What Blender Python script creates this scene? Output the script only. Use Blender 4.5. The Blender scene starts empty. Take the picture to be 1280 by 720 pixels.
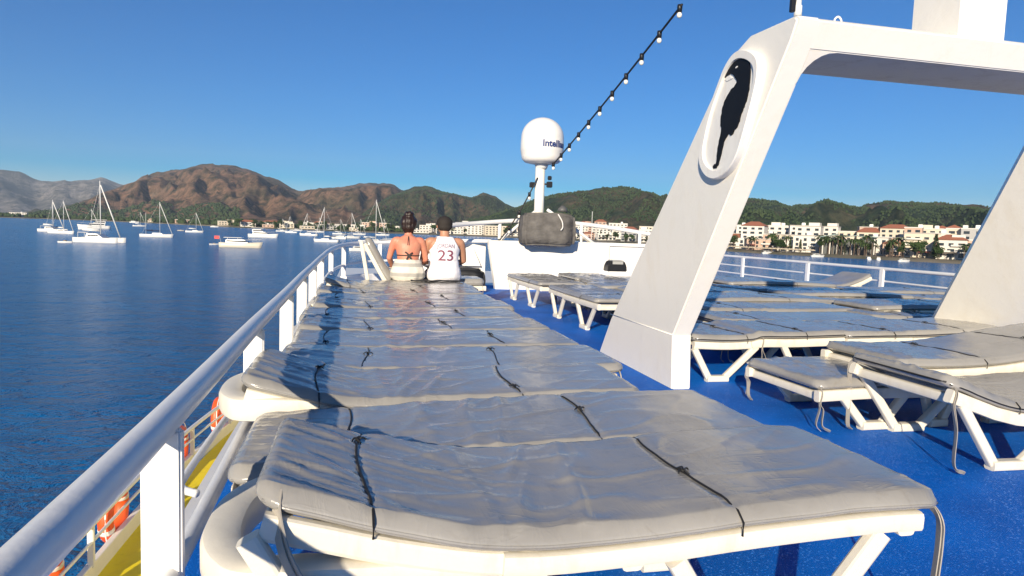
import bpy, bmesh, math, random
import numpy as np
from mathutils import Vector, Matrix, noise
from mathutils.bvhtree import BVHTree
rad = math.radians
scene = bpy.context.scene
C = scene.collection

# ------------------------------------------------------------------ camera
EYE = 1.12                    # metres above the sun deck
SEA = -6.9                    # water level
PSI, TH, ROLL = rad(12.7231), rad(4.7294), rad(2.0)
FPX = 850.0
cF = Vector((math.sin(PSI)*math.cos(TH), math.cos(PSI)*math.cos(TH), -math.sin(TH)))
cR0 = Vector((math.cos(PSI), -math.sin(PSI), 0)); cU0 = cR0.cross(cF)
cR = cR0*math.cos(ROLL) + cU0*math.sin(ROLL); cU = cU0*math.cos(ROLL) - cR0*math.sin(ROLL)
cam_d = bpy.data.cameras.new('camera'); cam = bpy.data.objects.new('camera', cam_d); C.objects.link(cam)
M = Matrix.Identity(4)
for i in range(3): M[i][0], M[i][1], M[i][2] = cR[i], cU[i], -cF[i]
M[0][3], M[1][3], M[2][3] = 0, 0, EYE
cam.matrix_world = M
cam_d.sensor_width = 36; cam_d.lens = FPX/1280*36
cam_d.clip_start = 0.05; cam_d.clip_end = 60000
scene.camera = cam

# ------------------------------------------------------------------ light
SUN_EL, SUN_AZ = rad(18), rad(26)          # the light travels forward (+Y) and to starboard (+X)
w = bpy.data.worlds.new('World'); scene.world = w; w.use_nodes = True
nt = w.node_tree; bg = nt.nodes['Background']
sky = nt.nodes.new('ShaderNodeTexSky'); sky.sky_type = 'NISHITA'; sky.sun_disc = False
sky.sun_elevation = SUN_EL; sky.sun_rotation = rad(180)+SUN_AZ
sky.air_density = 0.85; sky.dust_density = 0.05; sky.ozone_density = 3.5; sky.altitude = 0
hsv = nt.nodes.new('ShaderNodeHueSaturation'); hsv.inputs['Saturation'].default_value = 2.3
tint = nt.nodes.new('ShaderNodeMix'); tint.data_type = 'RGBA'; tint.blend_type = 'MULTIPLY'; tint.inputs[0].default_value = 1
tint.inputs[7].default_value = (1.09, 0.85, 1.02, 1)
nt.links.new(sky.outputs[0], hsv.inputs['Color']); nt.links.new(hsv.outputs[0], tint.inputs[6]); nt.links.new(tint.outputs[2], bg.inputs[0])
bg.inputs[1].default_value = 0.069
sd = bpy.data.lights.new('sun', 'SUN'); sd.energy = 5.0; sd.angle = rad(0.55); sd.color = (1.0, 0.875, 0.69)
sun = bpy.data.objects.new('sun', sd); C.objects.link(sun)
sdir = Vector((math.sin(SUN_AZ)*math.cos(SUN_EL), math.cos(SUN_AZ)*math.cos(SUN_EL), -math.sin(SUN_EL)))
sun.rotation_euler = sdir.to_track_quat('-Z', 'Y').to_euler()
scene.view_settings.view_transform = 'Standard'; scene.view_settings.look = 'None'
scene.view_settings.gamma = 1; scene.view_settings.use_curve_mapping = False
scene.view_settings.exposure = 0.70

# ------------------------------------------------------------------ pixel geometry used to survey the photograph
def ray(x, y): return cF + cR*((x-640)/FPX) - cU*((y-360)/FPX)
def at_z(x, y, z):
    d = ray(x, y); return Vector((0,0,EYE)) + d*((z-EYE)/d.z)
def at_x(x, y, X):
    d = ray(x, y); return Vector((0,0,EYE)) + d*(X/d.x)
def at_y(x, y, Y):
    d = ray(x, y); return Vector((0,0,EYE)) + d*(Y/d.y)
def at_r(x, y, r):
    d = ray(x, y); return Vector((0,0,EYE)) + d*(r/math.hypot(d.x, d.y))
def horizon_y(x): return 268.4 + (x-31.3)*0.0350
def azim(x):
    d = ray(x, horizon_y(x)); return math.atan2(d.x, d.y)

# ------------------------------------------------------------------ materials
def mat(name, col, rough=0.5, spec=0.5, metal=0.0):
    m = bpy.data.materials.new(name); m.use_nodes = True
    b = m.node_tree.nodes['Principled BSDF']
    b.inputs['Base Color'].default_value = (*col, 1); b.inputs['Roughness'].default_value = rough
    b.inputs['Specular IOR Level'].default_value = spec; b.inputs['Metallic'].default_value = metal
    return m
def N(m, t, **kw):
    n = m.node_tree.nodes.new(t)
    for k, v in kw.items():
        if k in n.inputs: n.inputs[k].default_value = v
        else: setattr(n, k, v)
    return n
def LK(m, a, b): m.node_tree.links.new(a, b)
def PB(m): return m.node_tree.nodes['Principled BSDF']
def coords(m, scale=(1,1,1), kind='Object', rot=(0,0,0)):
    tc = N(m, 'ShaderNodeTexCoord'); mp = N(m, 'ShaderNodeMapping')
    mp.inputs['Scale'].default_value = scale; mp.inputs['Rotation'].default_value = rot
    LK(m, tc.outputs[kind], mp.inputs[0]); return mp.outputs[0]
def nz(m, vec, scale, detail=3, rough=0.55, dist=0.0):
    n = N(m, 'ShaderNodeTexNoise'); n.inputs['Scale'].default_value = scale; n.inputs['Detail'].default_value = detail
    n.inputs['Roughness'].default_value = rough; n.inputs['Distortion'].default_value = dist
    if vec is not None: LK(m, vec, n.inputs['Vector'])
    return n.outputs['Fac']
def ramp(m, fac, stops):
    r = N(m, 'ShaderNodeValToRGB'); e = r.color_ramp.elements
    while len(e) < len(stops): e.new(0.5)
    for el, (p, c) in zip(e, stops):
        el.position = p; el.color = (*c, 1) if len(c) == 3 else c
    LK(m, fac, r.inputs[0]); return r.outputs[0]
def bump(m, fac, strength, dist, prev=None):
    b = N(m, 'ShaderNodeBump'); b.inputs['Strength'].default_value = strength; b.inputs['Distance'].default_value = dist
    LK(m, fac, b.inputs['Height'])
    if prev is not None: LK(m, prev, b.inputs['Normal'])
    return b.outputs[0]
def mixc(m, fac, a, b):
    n = N(m, 'ShaderNodeMix'); n.data_type = 'RGBA'
    if isinstance(fac, float): n.inputs[0].default_value = fac
    else: LK(m, fac, n.inputs[0])
    for s, v in ((6, a), (7, b)):
        if isinstance(v, tuple): n.inputs[s].default_value = (*v, 1)
        else: LK(m, v, n.inputs[s])
    return n.outputs[2]
def rr(m, fac, lo, hi):
    n = N(m, 'ShaderNodeMapRange'); n.inputs['To Min'].default_value = lo; n.inputs['To Max'].default_value = hi
    LK(m, fac, n.inputs['Value']); return n.outputs[0]
def g3(v): return (v, v, v)

def painted(name, col, rough=0.35, stain=(0.5,0.42,0.3), amt=0.25, sc=1.0):
    """ship's gloss paint: brush unevenness, faint weather stains running down"""
    m = mat(name, col, rough); p = PB(m)
    v = coords(m, (1.5*sc, 1.5*sc, 0.5*sc)); n1 = nz(m, v, 2.6, 7, 0.7, 0.5)
    f = ramp(m, n1, [(0.52, g3(0)), (0.8, g3(amt))])
    dark = tuple(c*s for c, s in zip(col, stain))
    LK(m, mixc(m, f, col, dark), p.inputs['Base Color'])
    v2 = coords(m); n2 = nz(m, v2, 9, 4, 0.6); n3 = nz(m, v2, 60, 3, 0.6)
    LK(m, rr(m, n2, rough*0.75, rough*1.3), p.inputs['Roughness'])
    LK(m, bump(m, n3, 0.12, 0.004, bump(m, n2, 0.16, 0.015)), p.inputs['Normal'])
    return m
WHITE = painted('white_ship_paint', (0.83,0.80,0.725), 0.35, (0.80,0.70,0.52), 0.3)
RAILW = painted('white_rail_paint', (0.78,0.77,0.74), 0.32, (0.7,0.6,0.45), 0.25, 3)
PLAST = painted('cream_plastic', (0.75,0.70,0.585), 0.42, (0.7,0.58,0.4), 0.4, 3)
GRIMESHADE = painted('grimy_shade_toned_underside', (0.72,0.66,0.56), 0.6, (0.6,0.5,0.4), 0.6, 2)  # stains, plus the warm bounced shade under the beam put into the colour
RIMW = painted('plaque_white', (0.82,0.80,0.75), 0.4, (0.8,0.65,0.45), 0.4, 4)

def vinyl(name, col):
    m = mat(name, col, 0.33, 0.55); p = PB(m); p.inputs['Coat Weight'].default_value = 0.28; p.inputs['Coat Roughness'].default_value = 0.2
    oi = N(m, 'ShaderNodeObjectInfo')
    v0 = coords(m)
    add = N(m, 'ShaderNodeVectorMath', operation='ADD'); LK(m, v0, add.inputs[0])
    mul = N(m, 'ShaderNodeVectorMath', operation='SCALE'); LK(m, oi.outputs['Location'], mul.inputs[0]); mul.inputs['Scale'].default_value = 3.7
    LK(m, mul.outputs[0], add.inputs[1]); v = add.outputs[0]
    n1 = nz(m, v, 3.0, 4, 0.6)
    n2 = nz(m, v, 11, 5, 0.62, 1.2)
    st = N(m, 'ShaderNodeMapping'); st.inputs['Scale'].default_value = (9, 2.2, 3); st.inputs['Rotation'].default_value = (0,0,0.35)
    LK(m, v, st.inputs[0]); n3 = nz(m, st.outputs[0], 2.0, 4, 0.55, 0.8)
    n4 = nz(m, v, 420, 2, 0.5)
    c = mixc(m, ramp(m, n1, [(0.35, g3(0)), (0.7, g3(1))]), col, tuple(x*0.82 for x in col))
    dirt = ramp(m, n2, [(0.58, g3(0)), (0.75, g3(0.35))])
    LK(m, mixc(m, dirt, c, (col[0]*0.62, col[1]*0.56, col[2]*0.48)), p.inputs['Base Color'])
    LK(m, rr(m, n1, 0.17, 0.30), p.inputs['Roughness'])
    rd = N(m, 'ShaderNodeMath', operation='ABSOLUTE'); sb = N(m, 'ShaderNodeMath', operation='SUBTRACT'); sb.inputs[1].default_value = 0.5
    LK(m, n3, sb.inputs[0]); LK(m, sb.outputs[0], rd.inputs[0])
    cr = ramp(m, rd.outputs[0], [(0.0, g3(1)), (0.028, g3(0.25)), (0.07, g3(0))])
    st2 = N(m, 'ShaderNodeMapping'); st2.inputs['Scale'].default_value = (2.4, 7, 3); st2.inputs['Rotation'].default_value = (0,0,-0.5)
    LK(m, v, st2.inputs[0]); n5 = nz(m, st2.outputs[0], 1.6, 3, 0.5, 1.0); s5 = N(m, 'ShaderNodeMath', operation='SUBTRACT'); s5.inputs[1].default_value = 0.5; a5 = N(m, 'ShaderNodeMath', operation='ABSOLUTE')
    LK(m, n5, s5.inputs[0]); LK(m, s5.outputs[0], a5.inputs[0]); cr2 = ramp(m, a5.outputs[0], [(0.0, g3(1)), (0.02, g3(0.3)), (0.05, g3(0))])
    gate = ramp(m, n1, [(0.45, g3(0)), (0.6, g3(1))]); mg = N(m, 'ShaderNodeMath', operation='MULTIPLY'); LK(m, cr2, mg.inputs[0]); LK(m, gate, mg.inputs[1])
    b0 = bump(m, mg.outputs[0], 0.20, 0.005)
    b1 = bump(m, cr, 0.10, 0.004, b0); b2 = bump(m, n2, 0.05, 0.006, b1); b3 = bump(m, n4, 0.10, 0.0006, b2)
    LK(m, b3, p.inputs['Normal'])
    return m
VINYL = vinyl('grey_vinyl', (0.325,0.311,0.284))
VINYLD = mat('dark_grey_cover', (0.10,0.093,0.085), 0.8, 0.2); LK(VINYLD, bump(VINYLD, nz(VINYLD, coords(VINYLD, (1,1,2.5)), 5, 5, 0.6, 1.0), 0.5, 0.05), PB(VINYLD).inputs['Normal']); LK(VINYLD, ramp(VINYLD, nz(VINYLD, coords(VINYLD), 6, 5), [(0.35, (0.10,0.094,0.088)), (0.7, (0.17,0.16,0.148))]), PB(VINYLD).inputs['Base Color'])
RIBBON = mat('grey_ribbon', (0.36,0.33,0.28), 0.6)
CORD = mat('black_cord', (0.012,0.012,0.013), 0.6)
BLACK = mat('black_plastic', (0.012,0.012,0.014), 0.4)
SEAHB = mat('black_relief_paint', (0.006,0.006,0.007), 0.55, 0.25)
DKGREY = mat('dark_metal', (0.10,0.10,0.10), 0.5)
BULB = mat('bulb_glass', (0.85,0.80,0.70), 0.12)
ORANGE = painted('lifebuoy_orange', (0.78,0.10,0.02), 0.45, (0.6,0.6,0.6), 0.4, 4)
TAPE = mat('white_tape', (0.75,0.72,0.68), 0.6)

CARPET = mat('blue_deck_carpet', (0.0012,0.075,0.55), 0.7, 0.15); m = CARPET; p = PB(m)
v = coords(m); n = nz(m, v, 1.1, 5, 0.6); n2 = nz(m, v, 160, 2, 0.7); n3 = nz(m, v, 9, 4, 0.7)
c = mixc(m, ramp(m, n, [(0.38, g3(0)), (0.62, g3(1))]), (0.0004,0.165,0.68), (0.0003,0.105,0.48))
c = mixc(m, ramp(m, n3, [(0.55, g3(0)), (0.8, g3(0.5))]), c, (0.001,0.075,0.36))
vo = N(m, 'ShaderNodeTexVoronoi'); vo.inputs['Scale'].default_value = 170; LK(m, v, vo.inputs['Vector'])
sp = N(m, 'ShaderNodeSeparateColor'); LK(m, vo.outputs['Color'], sp.inputs[0])
flake = ramp(m, sp.outputs[0], [(0.92, g3(0)), (0.95, g3(1))])
LK(m, mixc(m, flake, c, (0.05,0.27,0.85)), p.inputs['Base Color'])
LK(m, rr(m, flake, 0.6, 0.22), p.inputs['Roughness'])
LK(m, bump(m, sp.outputs[1], 0.35, 0.006, bump(m, n2, 0.6, 0.006)), p.inputs['Normal'])
YELLOW = painted('yellow_deck_paint', (0.86,0.68,0.012), 0.5, (0.6,0.55,0.6), 0.5, 2)

WATER = mat('sea_water', (0.004,0.035,0.115), 0.15, 0.38); m = WATER; p = PB(m); p.inputs['IOR'].default_value = 1.333
v = coords(m, (1,1,1), 'Object', (0,0,0.5))
vs = coords(m, (0.6,1.0,1), 'Object', (0,0,0.35))
nA = nz(m, vs, 0.11, 3, 0.5, 0.6); nB = nz(m, vs, 0.8, 5, 0.62, 0.7); nC = nz(m, v, 3.2, 4, 0.6, 0.5)
b = bump(m, nA, 0.7, 2.0); b = bump(m, nB, 0.9, 0.95, b); b = bump(m, nC, 0.8, 0.2, b)
LK(m, b, p.inputs['Normal'])
vl = coords(m, (0.004,0.012,1)); nl = nz(m, vl, 1.0, 4, 0.6, 0.5)
LK(m, mixc(m, ramp(m, nl, [(0.35, g3(0)), (0.65, g3(1))]), (0.003,0.105,0.30), (0.005,0.135,0.37)), p.inputs['Base Color'])

def hillmat(name, greens, browns, bias, sc):
    m = mat(name, greens, 0.95, 0.1); p = PB(m)
    geo = N(m, 'ShaderNodeNewGeometry'); mp = N(m, 'ShaderNodeMapping'); LK(m, geo.outputs['Position'], mp.inputs[0])
    v = mp.outputs[0]
    n1 = nz(m, v, 0.0022*sc, 6, 0.65, 0.6); n2 = nz(m, v, 0.02*sc, 6, 0.7); n3 = nz(m, v, 0.12*sc, 3, 0.7)
    f = ramp(m, n1, [(bias-0.10, g3(0)), (bias+0.10, g3(1))])
    f2 = ramp(m, n2, [(0.40, g3(0)), (0.62, g3(1))])
    c = mixc(m, f, greens, browns)
    c = mixc(m, f2, c, tuple(x*0.42 for x in greens))
    pale = ramp(m, nz(m, v, 0.006*sc, 5, 0.75, 1.5), [(0.62, g3(0)), (0.72, g3(0.55))])
    mm = N(m, 'ShaderNodeMath', operation='MULTIPLY'); LK(m, pale, mm.inputs[0]); LK(m, f, mm.inputs[1])
    c = mixc(m, mm.outputs[0], c, (0.30,0.22,0.16))
    LK(m, c, p.inputs['Base Color'])
    LK(m, bump(m, n3, 0.7, 5/sc, bump(m, n2, 0.7, 22/sc)), p.inputs['Normal'])
    return m
HILLB = hillmat('scrub_hillside', (0.085,0.085,0.045), (0.25,0.145,0.090), 0.42, 1.0)
HILLF = hillmat('far_rock_mountain', (0.13,0.12,0.10), (0.36,0.31,0.27), 0.45, 0.6)
HILLM = hillmat('mixed_hillside', (0.055,0.070,0.032), (0.21,0.125,0.08), 0.53, 1.4)
HILLG = hillmat('pine_hillside', (0.034,0.058,0.025), (0.17,0.11,0.07), 0.56, 2.0)
COAST = mat('coastal_ground', (0.16,0.14,0.10), 0.95, 0.1); m = COAST
LK(m, ramp(m, nz(m, coords(m, (0.02,0.02,0.02)), 1, 5), [(0.3, (0.05,0.06,0.03)), (0.6, (0.22,0.19,0.14))]), PB(m).inputs['Base Color'])
def foliage(name, a, b, sc=0.5):
    m = mat(name, a, 0.85, 0.15)
    LK(m, ramp(m, nz(m, coords(m), sc, 4, 0.7), [(0.35, a), (0.65, b)]), PB(m).inputs['Base Color']); return m
PINE = foliage('pine_foliage', (0.026,0.046,0.018), (0.052,0.074,0.030), 0.02)
LEAF = foliage('broadleaf_foliage', (0.020,0.045,0.012), (0.055,0.085,0.025), 0.6)
PALMG = foliage('palm_foliage', (0.03,0.055,0.018), (0.065,0.09,0.03), 0.6)
BARK = mat('bark', (0.10,0.07,0.05), 0.9)

# ------------------------------------------------------------------ mesh helpers
def obj(name, data, m=None, parent=None, smooth=False, loc=None):
    """link ONE mesh object made from a bmesh or a (verts, faces) pair"""
    me = bpy.data.meshes.new(name)
    if isinstance(data, bmesh.types.BMesh):
        data.normal_update(); data.to_mesh(me); data.free()
    else: me.from_pydata(*([data[0], [], data[1]])); me.update()
    if m is not None:
        for q in (m if isinstance(m, (list, tuple)) else [m]): me.materials.append(q)
    if smooth: me.polygons.foreach_set('use_smooth', [True]*len(me.polygons))
    o = bpy.data.objects.new(name, me); C.objects.link(o)
    if parent is not None: o.parent = parent
    if loc is not None: o.location = loc
    return o
def auto_smooth(o, deg=35):
    me = o.data; me.polygons.foreach_set('use_smooth', [True]*len(me.polygons))
    bm = bmesh.new(); bm.from_mesh(me); lim = rad(deg)
    for e in bm.edges: e.smooth = not (len(e.link_faces) != 2 or e.calc_face_angle(0) > lim)
    bm.to_mesh(me); bm.free(); return o
def tag(o, label=None, cat=None, group=None, kind=None):
    if label: o['label'] = label
    if cat: o['category'] = cat
    if group: o['group'] = group
    if kind: o['kind'] = kind
    return o
def thing(name, label, cat, loc=(0,0,0), rz=0, group=None):
    o = bpy.data.objects.new(name, None); C.objects.link(o); o.empty_display_size = 0.2
    o.location = loc; o.rotation_euler = (0,0,rz); return tag(o, label, cat, group)

def dup(root, loc, rz=0, label=None, scale=None):
    r = root.copy(); C.objects.link(r); r.location = loc; r.rotation_euler = (0,0,rz)
    if scale: r.scale = scale
    if label: r['label'] = label
    for ch in [o for o in list(root.children)]:
        c = ch.copy(); C.objects.link(c); c.parent = r
        for g in list(ch.children):
            d = g.copy(); C.objects.link(d); d.parent = c
    return r
def box(bm, lo, hi, mi=0, bev=0.0):
    vs = [bm.verts.new((x,y,z)) for z in (lo[2],hi[2]) for y in (lo[1],hi[1]) for x in (lo[0],hi[0])]
    fs = [bm.faces.new([vs[i] for i in q]) for q in ((0,2,3,1),(4,5,7,6),(0,1,5,4),(2,6,7,3),(0,4,6,2),(1,3,7,5))]
    for f in fs: f.material_index = mi
    if bev: bmesh.ops.bevel(bm, geom=list({e for f in fs for e in f.edges}), offset=bev, segments=2, affect='EDGES')
    return bm
def new_box(lo, hi, bev=0.0): return box(bmesh.new(), lo, hi, 0, bev)
def prism(bm, pts, off, mi=0):
    """closed outline pts (Vectors) extruded by off"""
    off = Vector(off)
    a = [bm.verts.new(p) for p in pts]; b = [bm.verts.new(Vector(p)+off) for p in pts]
    n = len(a); fs = [bm.faces.new(a[::-1]), bm.faces.new(b)]
    for i in range(n): fs.append(bm.faces.new((a[i], a[(i+1)%n], b[(i+1)%n], b[i])))
    for f in fs: f.material_index = mi
    bmesh.ops.recalc_face_normals(bm, faces=fs); return fs
def smooth_path(pts, n=6, closed=False):
    P = [Vector(p) for p in pts]; out = []; k = len(P)
    rng = range(k) if closed else range(k-1)
    for i in rng:
        p0 = P[(i-1)%k] if closed or i > 0 else P[0]*2-P[1]
        p1, p2 = P[i], P[(i+1)%k]
        p3 = P[(i+2)%k] if closed or i+2 < k else P[-1]*2-P[-2]
        for j in range(n):
            t = j/n
            out.append(0.5*((2*p1)+(p2-p0)*t+(2*p0-5*p1+4*p2-p3)*t*t+(3*p1-p0-3*p2+p3)*t**3))
    if not closed: out.append(P[-1])
    return out
def sweep(bm, path, sect, closed=False, up=(0,0,1), caps=True, scales=None):
    """sweep a 2-D section (side, up) along a path"""
    P = [Vector(p) for p in path]; n = len(P); rings = []; up = Vector(up)
    for i in range(n):
        if closed: t = P[(i+1)%n]-P[i-1]
        else: t = P[min(i+1,n-1)]-P[max(i-1,0)]
        t.normalize(); s = t.cross(up)
        if s.length < 1e-4: s = t.cross(Vector((0,1,0.01)))
        s.normalize(); u = s.cross(t)
        k = scales[i] if scales else 1
        rings.append([bm.verts.new(P[i]+s*a*k+u*b*k) for a, b in sect])
    m = len(sect); fs = []
    for i in range(n if closed else n-1):
        A, B = rings[i], rings[(i+1)%n]
        for j in range(m): fs.append(bm.faces.new((A[j], A[(j+1)%m], B[(j+1)%m], B[j])))
    if caps and not closed: fs += [bm.faces.new(rings[0][::-1]), bm.faces.new(rings[-1])]
    bmesh.ops.recalc_face_normals(bm, faces=fs); return fs
def circ(r, n=12): return [(r*math.cos(2*math.pi*i/n), r*math.sin(2*math.pi*i/n)) for i in range(n)]
def rrect(w, h, c):
    """rounded bar section, w wide, h high"""
    a, b = w/2, h/2; k = c*0.3
    return [(-a+c,-b),(a-c,-b),(a-k,-b+k),(a,-b+c),(a,b-c),(a-k,b-k),(a-c,b),(-a+c,b),(-a+k,b-k),(-a,b-c),(-a,-b+c),(-a+k,-b+k)]
def tube(bm, path, r, n=10, closed=False, scales=None): return sweep(bm, path, circ(r, n), closed, scales=scales)
def lathe(bm, prof, n=32, cx=0, cy=0, mi=0):
    rings = []; fs = []
    for r, z in prof:
        if r < 1e-5: rings.append([bm.verts.new((cx,cy,z))])
        else: rings.append([bm.verts.new((cx+r*math.cos(2*math.pi*i/n), cy+r*math.sin(2*math.pi*i/n), z)) for i in range(n)])
    for A, B in zip(rings, rings[1:]):
        for i in range(n):
            j = (i+1)%n
            q = [A[i%len(A)], A[j%len(A)], B[j%len(B)], B[i%len(B)]]
            u = []
            for vv in q:
                if vv not in u: u.append(vv)
            if len(u) > 2: fs.append(bm.faces.new(u))
    for f in fs: f.material_index = mi
    bmesh.ops.recalc_face_normals(bm, faces=fs); return fs
def fbm(x, y, z=0, o=4):
    s, a = 0, 1
    for i in range(o):
        s += a*noise.noise((x,y,z)); x *= 2.03; y *= 2.03; z *= 2.03; a *= 0.5
    return s
def interp(tab, x):
    return float(np.interp(x, [t[0] for t in tab], [t[1] for t in tab]))
def text_mesh(s, size, bold=0.0):
    cu = bpy.data.curves.new('lettering', 'FONT'); cu.body = s; cu.size = size; cu.align_x = 'CENTER'; cu.resolution_u = 3; cu.offset = bold
    o = bpy.data.objects.new('lettering', cu); C.objects.link(o)
    dg = bpy.context.evaluated_depsgraph_get(); me = bpy.data.meshes.new_from_object(o.evaluated_get(dg))
    bpy.data.objects.remove(o); bm = bmesh.new(); bm.from_mesh(me)
    bmesh.ops.triangulate(bm, faces=bm.faces); bmesh.ops.subdivide_edges(bm, edges=[e for e in bm.edges if e.calc_length() > size*0.15], cuts=2)
    bmesh.ops.triangulate(bm, faces=bm.faces)
    out = ([v.co.copy() for v in bm.verts], [[v.index for v in f.verts] for f in bm.faces]); bm.free(); return out
ORD = ['first','second','third','fourth','fifth','sixth','seventh','eighth','ninth','tenth','eleventh','twelfth','thirteenth','fourteenth','fifteenth','sixteenth','seventeenth','eighteenth','nineteenth','twentieth','twenty-first','twenty-second','twenty-third','twenty-fourth','twenty-fifth','twenty-sixth']
# ================================================================== THE SETTING: sea and land
sea = obj('sea', ([(-11500,-11500,SEA),(11500,-11500,SEA),(11500,11500,SEA),(-11500,11500,SEA)], [(0,1,2,3)]), WATER)
tag(sea, kind='structure')

SHORE = [(-60,1900),(0,1850),(90,1800),(150,1650),(250,1250),(300,1060),(400,1000),(470,930),(550,930),(620,900),(700,840),(790,700),(870,520),(950,440),(1050,415),(1190,395),(1300,385),(1500,380)]
def shore_r(px): return interp(SHORE, px)
def terrain(name, prof, r0, rr_, r1, m, gully, gsc, seed, na=220, nr=46, pitch_noise=1.0, foot=-8.2):
    """a real hill range: foot at r0, crest at rr_ (its height surveyed from the skyline), back slope to r1"""
    px0, px1 = prof[0][0], prof[-1][0]; V = []; F = []
    for i in range(na+1):
        px = px0+(px1-px0)*i/na; py = interp(prof, px)
        py += pitch_noise*fbm(px*0.05, seed, 0, 4)
        d = ray(px, py); az = math.atan2(d.x, d.y); el = d.z/math.hypot(d.x, d.y)
        R0 = r0(px) if callable(r0) else r0
        for j in range(nr+1):
            t = j/nr; r = R0+(r1-R0)*t; c = (rr_-R0)/(r1-R0)
            Hc = EYE+el*rr_
            if t <= c: s = t/c; k = s**1.15*(0.75+0.25*s)
            else: s = (t-c)/(1-c); k = 1-0.6*s*s; s = 1
            X = az*rr_
            g = 0
            for o, (fa, fr, am) in enumerate(((1,0.35,1),(2.3,0.8,0.5),(5,2.2,0.28),(11,7,0.14))):
                q = noise.noise((X*gsc*fa+seed*3.1+0.5*noise.noise((X*gsc*fa*0.7, r*gsc*fr, seed)), r*gsc*fr, seed+o))
                g += am*(1-2*abs(q))
            env = 4*k*(1-k) if t <= c else 0.5
            z = foot+(Hc-foot)*k + gully*(g-0.9)*max(0.0, min(1.0, env))*(1 if t < c else 0.5)
            z = min(z, foot+(el*r+EYE-foot)*0.99) if t < c*0.97 else z
            V.append((r*math.sin(az), r*math.cos(az), max(z, foot)))
    n = nr+1
    for i in range(na):
        for j in range(nr): F.append((i*n+j, (i+1)*n+j, (i+1)*n+j+1, i*n+j+1))
    o = obj(name, (V, F), m, smooth=True); tag(o, kind='structure'); return o
farm = terrain('mountains', [(-160,215),(-60,212),(0,211),(24,213),(45,224),(60,226),(90,226),(112,227),(127,221),(142,228),(170,232),(230,240),(330,250)], 6500, 8800, 10800, HILLF, 150, 0.0011, 3, 120, 34, 2.2)
brown = terrain('brown_hills', [(-40,272),(40,268),(80,262),(100,254),(130,241),(160,229),(200,219),(240,209),(262,206),(285,207),(320,218),(345,229),(372,238),(400,235),(430,237),(455,232),(480,231),(497,236),(515,246),(560,252),(640,262)], lambda px: shore_r(px)+700, 4300, 5600, HILLB, 120, 0.0020, 11, 260, 60, 1.6)
mid = terrain('rocky_green_hill', [(440,278),(462,262),(480,250),(500,243),(515,239),(535,236),(555,240),(575,245),(590,247),(605,243),(620,248),(632,256),(650,264),(700,270)], 1500, 2900, 3800, HILLM, 75, 0.0030, 23, 150, 44, 1.6)
pine = terrain('pine_hills', [(x_, y_+2) for x_, y_ in [(560,282),(600,272),(632,262),(650,256),(672,249),(695,243),(720,241),(745,237),(775,234),(800,237),(830,241),(870,244),(905,244),(945,248),(962,252),(990,257),(1012,255),(1035,249),(1060,256),(1090,256),(1110,253),(1140,253),(1160,255),(1200,256),(1250,262),(1330,262),(1450,268),(1600,280)]], lambda px: shore_r(px)+260, 1750, 2500, HILLG, 42, 0.0050, 37, 300, 50, 1.8)

# low coastal plain the town stands on
V = []; F = []; PXS = list(range(-60, 1520, 20))
for i, px in enumerate(PXS):
    a = azim(px); r0 = shore_r(px)
    for j, (dr, z) in enumerate(((-6,SEA-1.2),(0,SEA+0.5),(4,SEA+1.3),(60,SEA+2.2),(260,SEA+5),(900,SEA+9))):
        r = r0+dr+ (3*fbm(px*0.09, 4.4) if j < 3 else 0); V.append((r*math.sin(a), r*math.cos(a), z))
for i in range(len(PXS)-1):
    for j in range(5): F.append((i*6+j, (i+1)*6+j, (i+1)*6+j+1, i*6+j+1))
tag(obj('coast', (V, F), COAST, smooth=True), kind='structure')

def ico():
    bm = bmesh.new(); bmesh.ops.create_icosphere(bm, subdivisions=1, radius=1)
    v = np.array([q.co for q in bm.verts]); f = np.array([[q.index for q in x.verts] for x in bm.faces]); bm.free(); return v, f
ICV, ICF = ico()
def crowns(name, pts, m, seed=1):
    """far-off wood that reads as one mass"""
    rng = np.random.default_rng(seed); n = len(pts); k = len(ICV)
    P = np.array([p[:3] for p in pts]); S = np.array([p[3] for p in pts])
    ang = rng.random(n)*6.28; ca, sa = np.cos(ang), np.sin(ang)
    v = ICV[None,:,:]*(1+0.5*(rng.random((n,k,1))-0.5))
    x = v[...,0]*ca[:,None]-v[...,1]*sa[:,None]; y = v[...,0]*sa[:,None]+v[...,1]*ca[:,None]
    z = v[...,2]*(0.8+0.5*rng.random((n,1)))
    out = np.stack([x,y,z],-1)*S[:,None,None]+P[:,None,:]
    f = (ICF[None]+(np.arange(n)*k)[:,None,None]).reshape(-1,3)
    me = bpy.data.meshes.new(name); me.from_pydata(out.reshape(-1,3).tolist(), [], f.tolist()); me.materials.append(m)
    o = bpy.data.objects.new(name, me); C.objects.link(o); tag(o, kind='stuff'); return o
def bvh_of(o):
    return BVHTree.FromPolygons([v.co for v in o.data.vertices], [p.vertices for p in o.data.polygons])
random.seed(5)
bp, bmid, bbr = bvh_of(pine), bvh_of(mid), bvh_of(brown)
pts = []
for k in range(30000):
    px = random.uniform(570, 1500); r = shore_r(px)+260+random.random()**0.8*(1900-shore_r(px)-260); a = azim(px)
    x, y = r*math.sin(a), r*math.cos(a)
    h = bp.ray_cast(Vector((x,y,3000)), Vector((0,0,-1)))[0]
    if h is None or h.z < SEA+2: continue
    if fbm(x*0.006, y*0.006, 9) > 0.30 and r > 1050: continue
    s = random.uniform(1.0, 2.4); pts.append((x, y, h.z+s*0.55, s))
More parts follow.
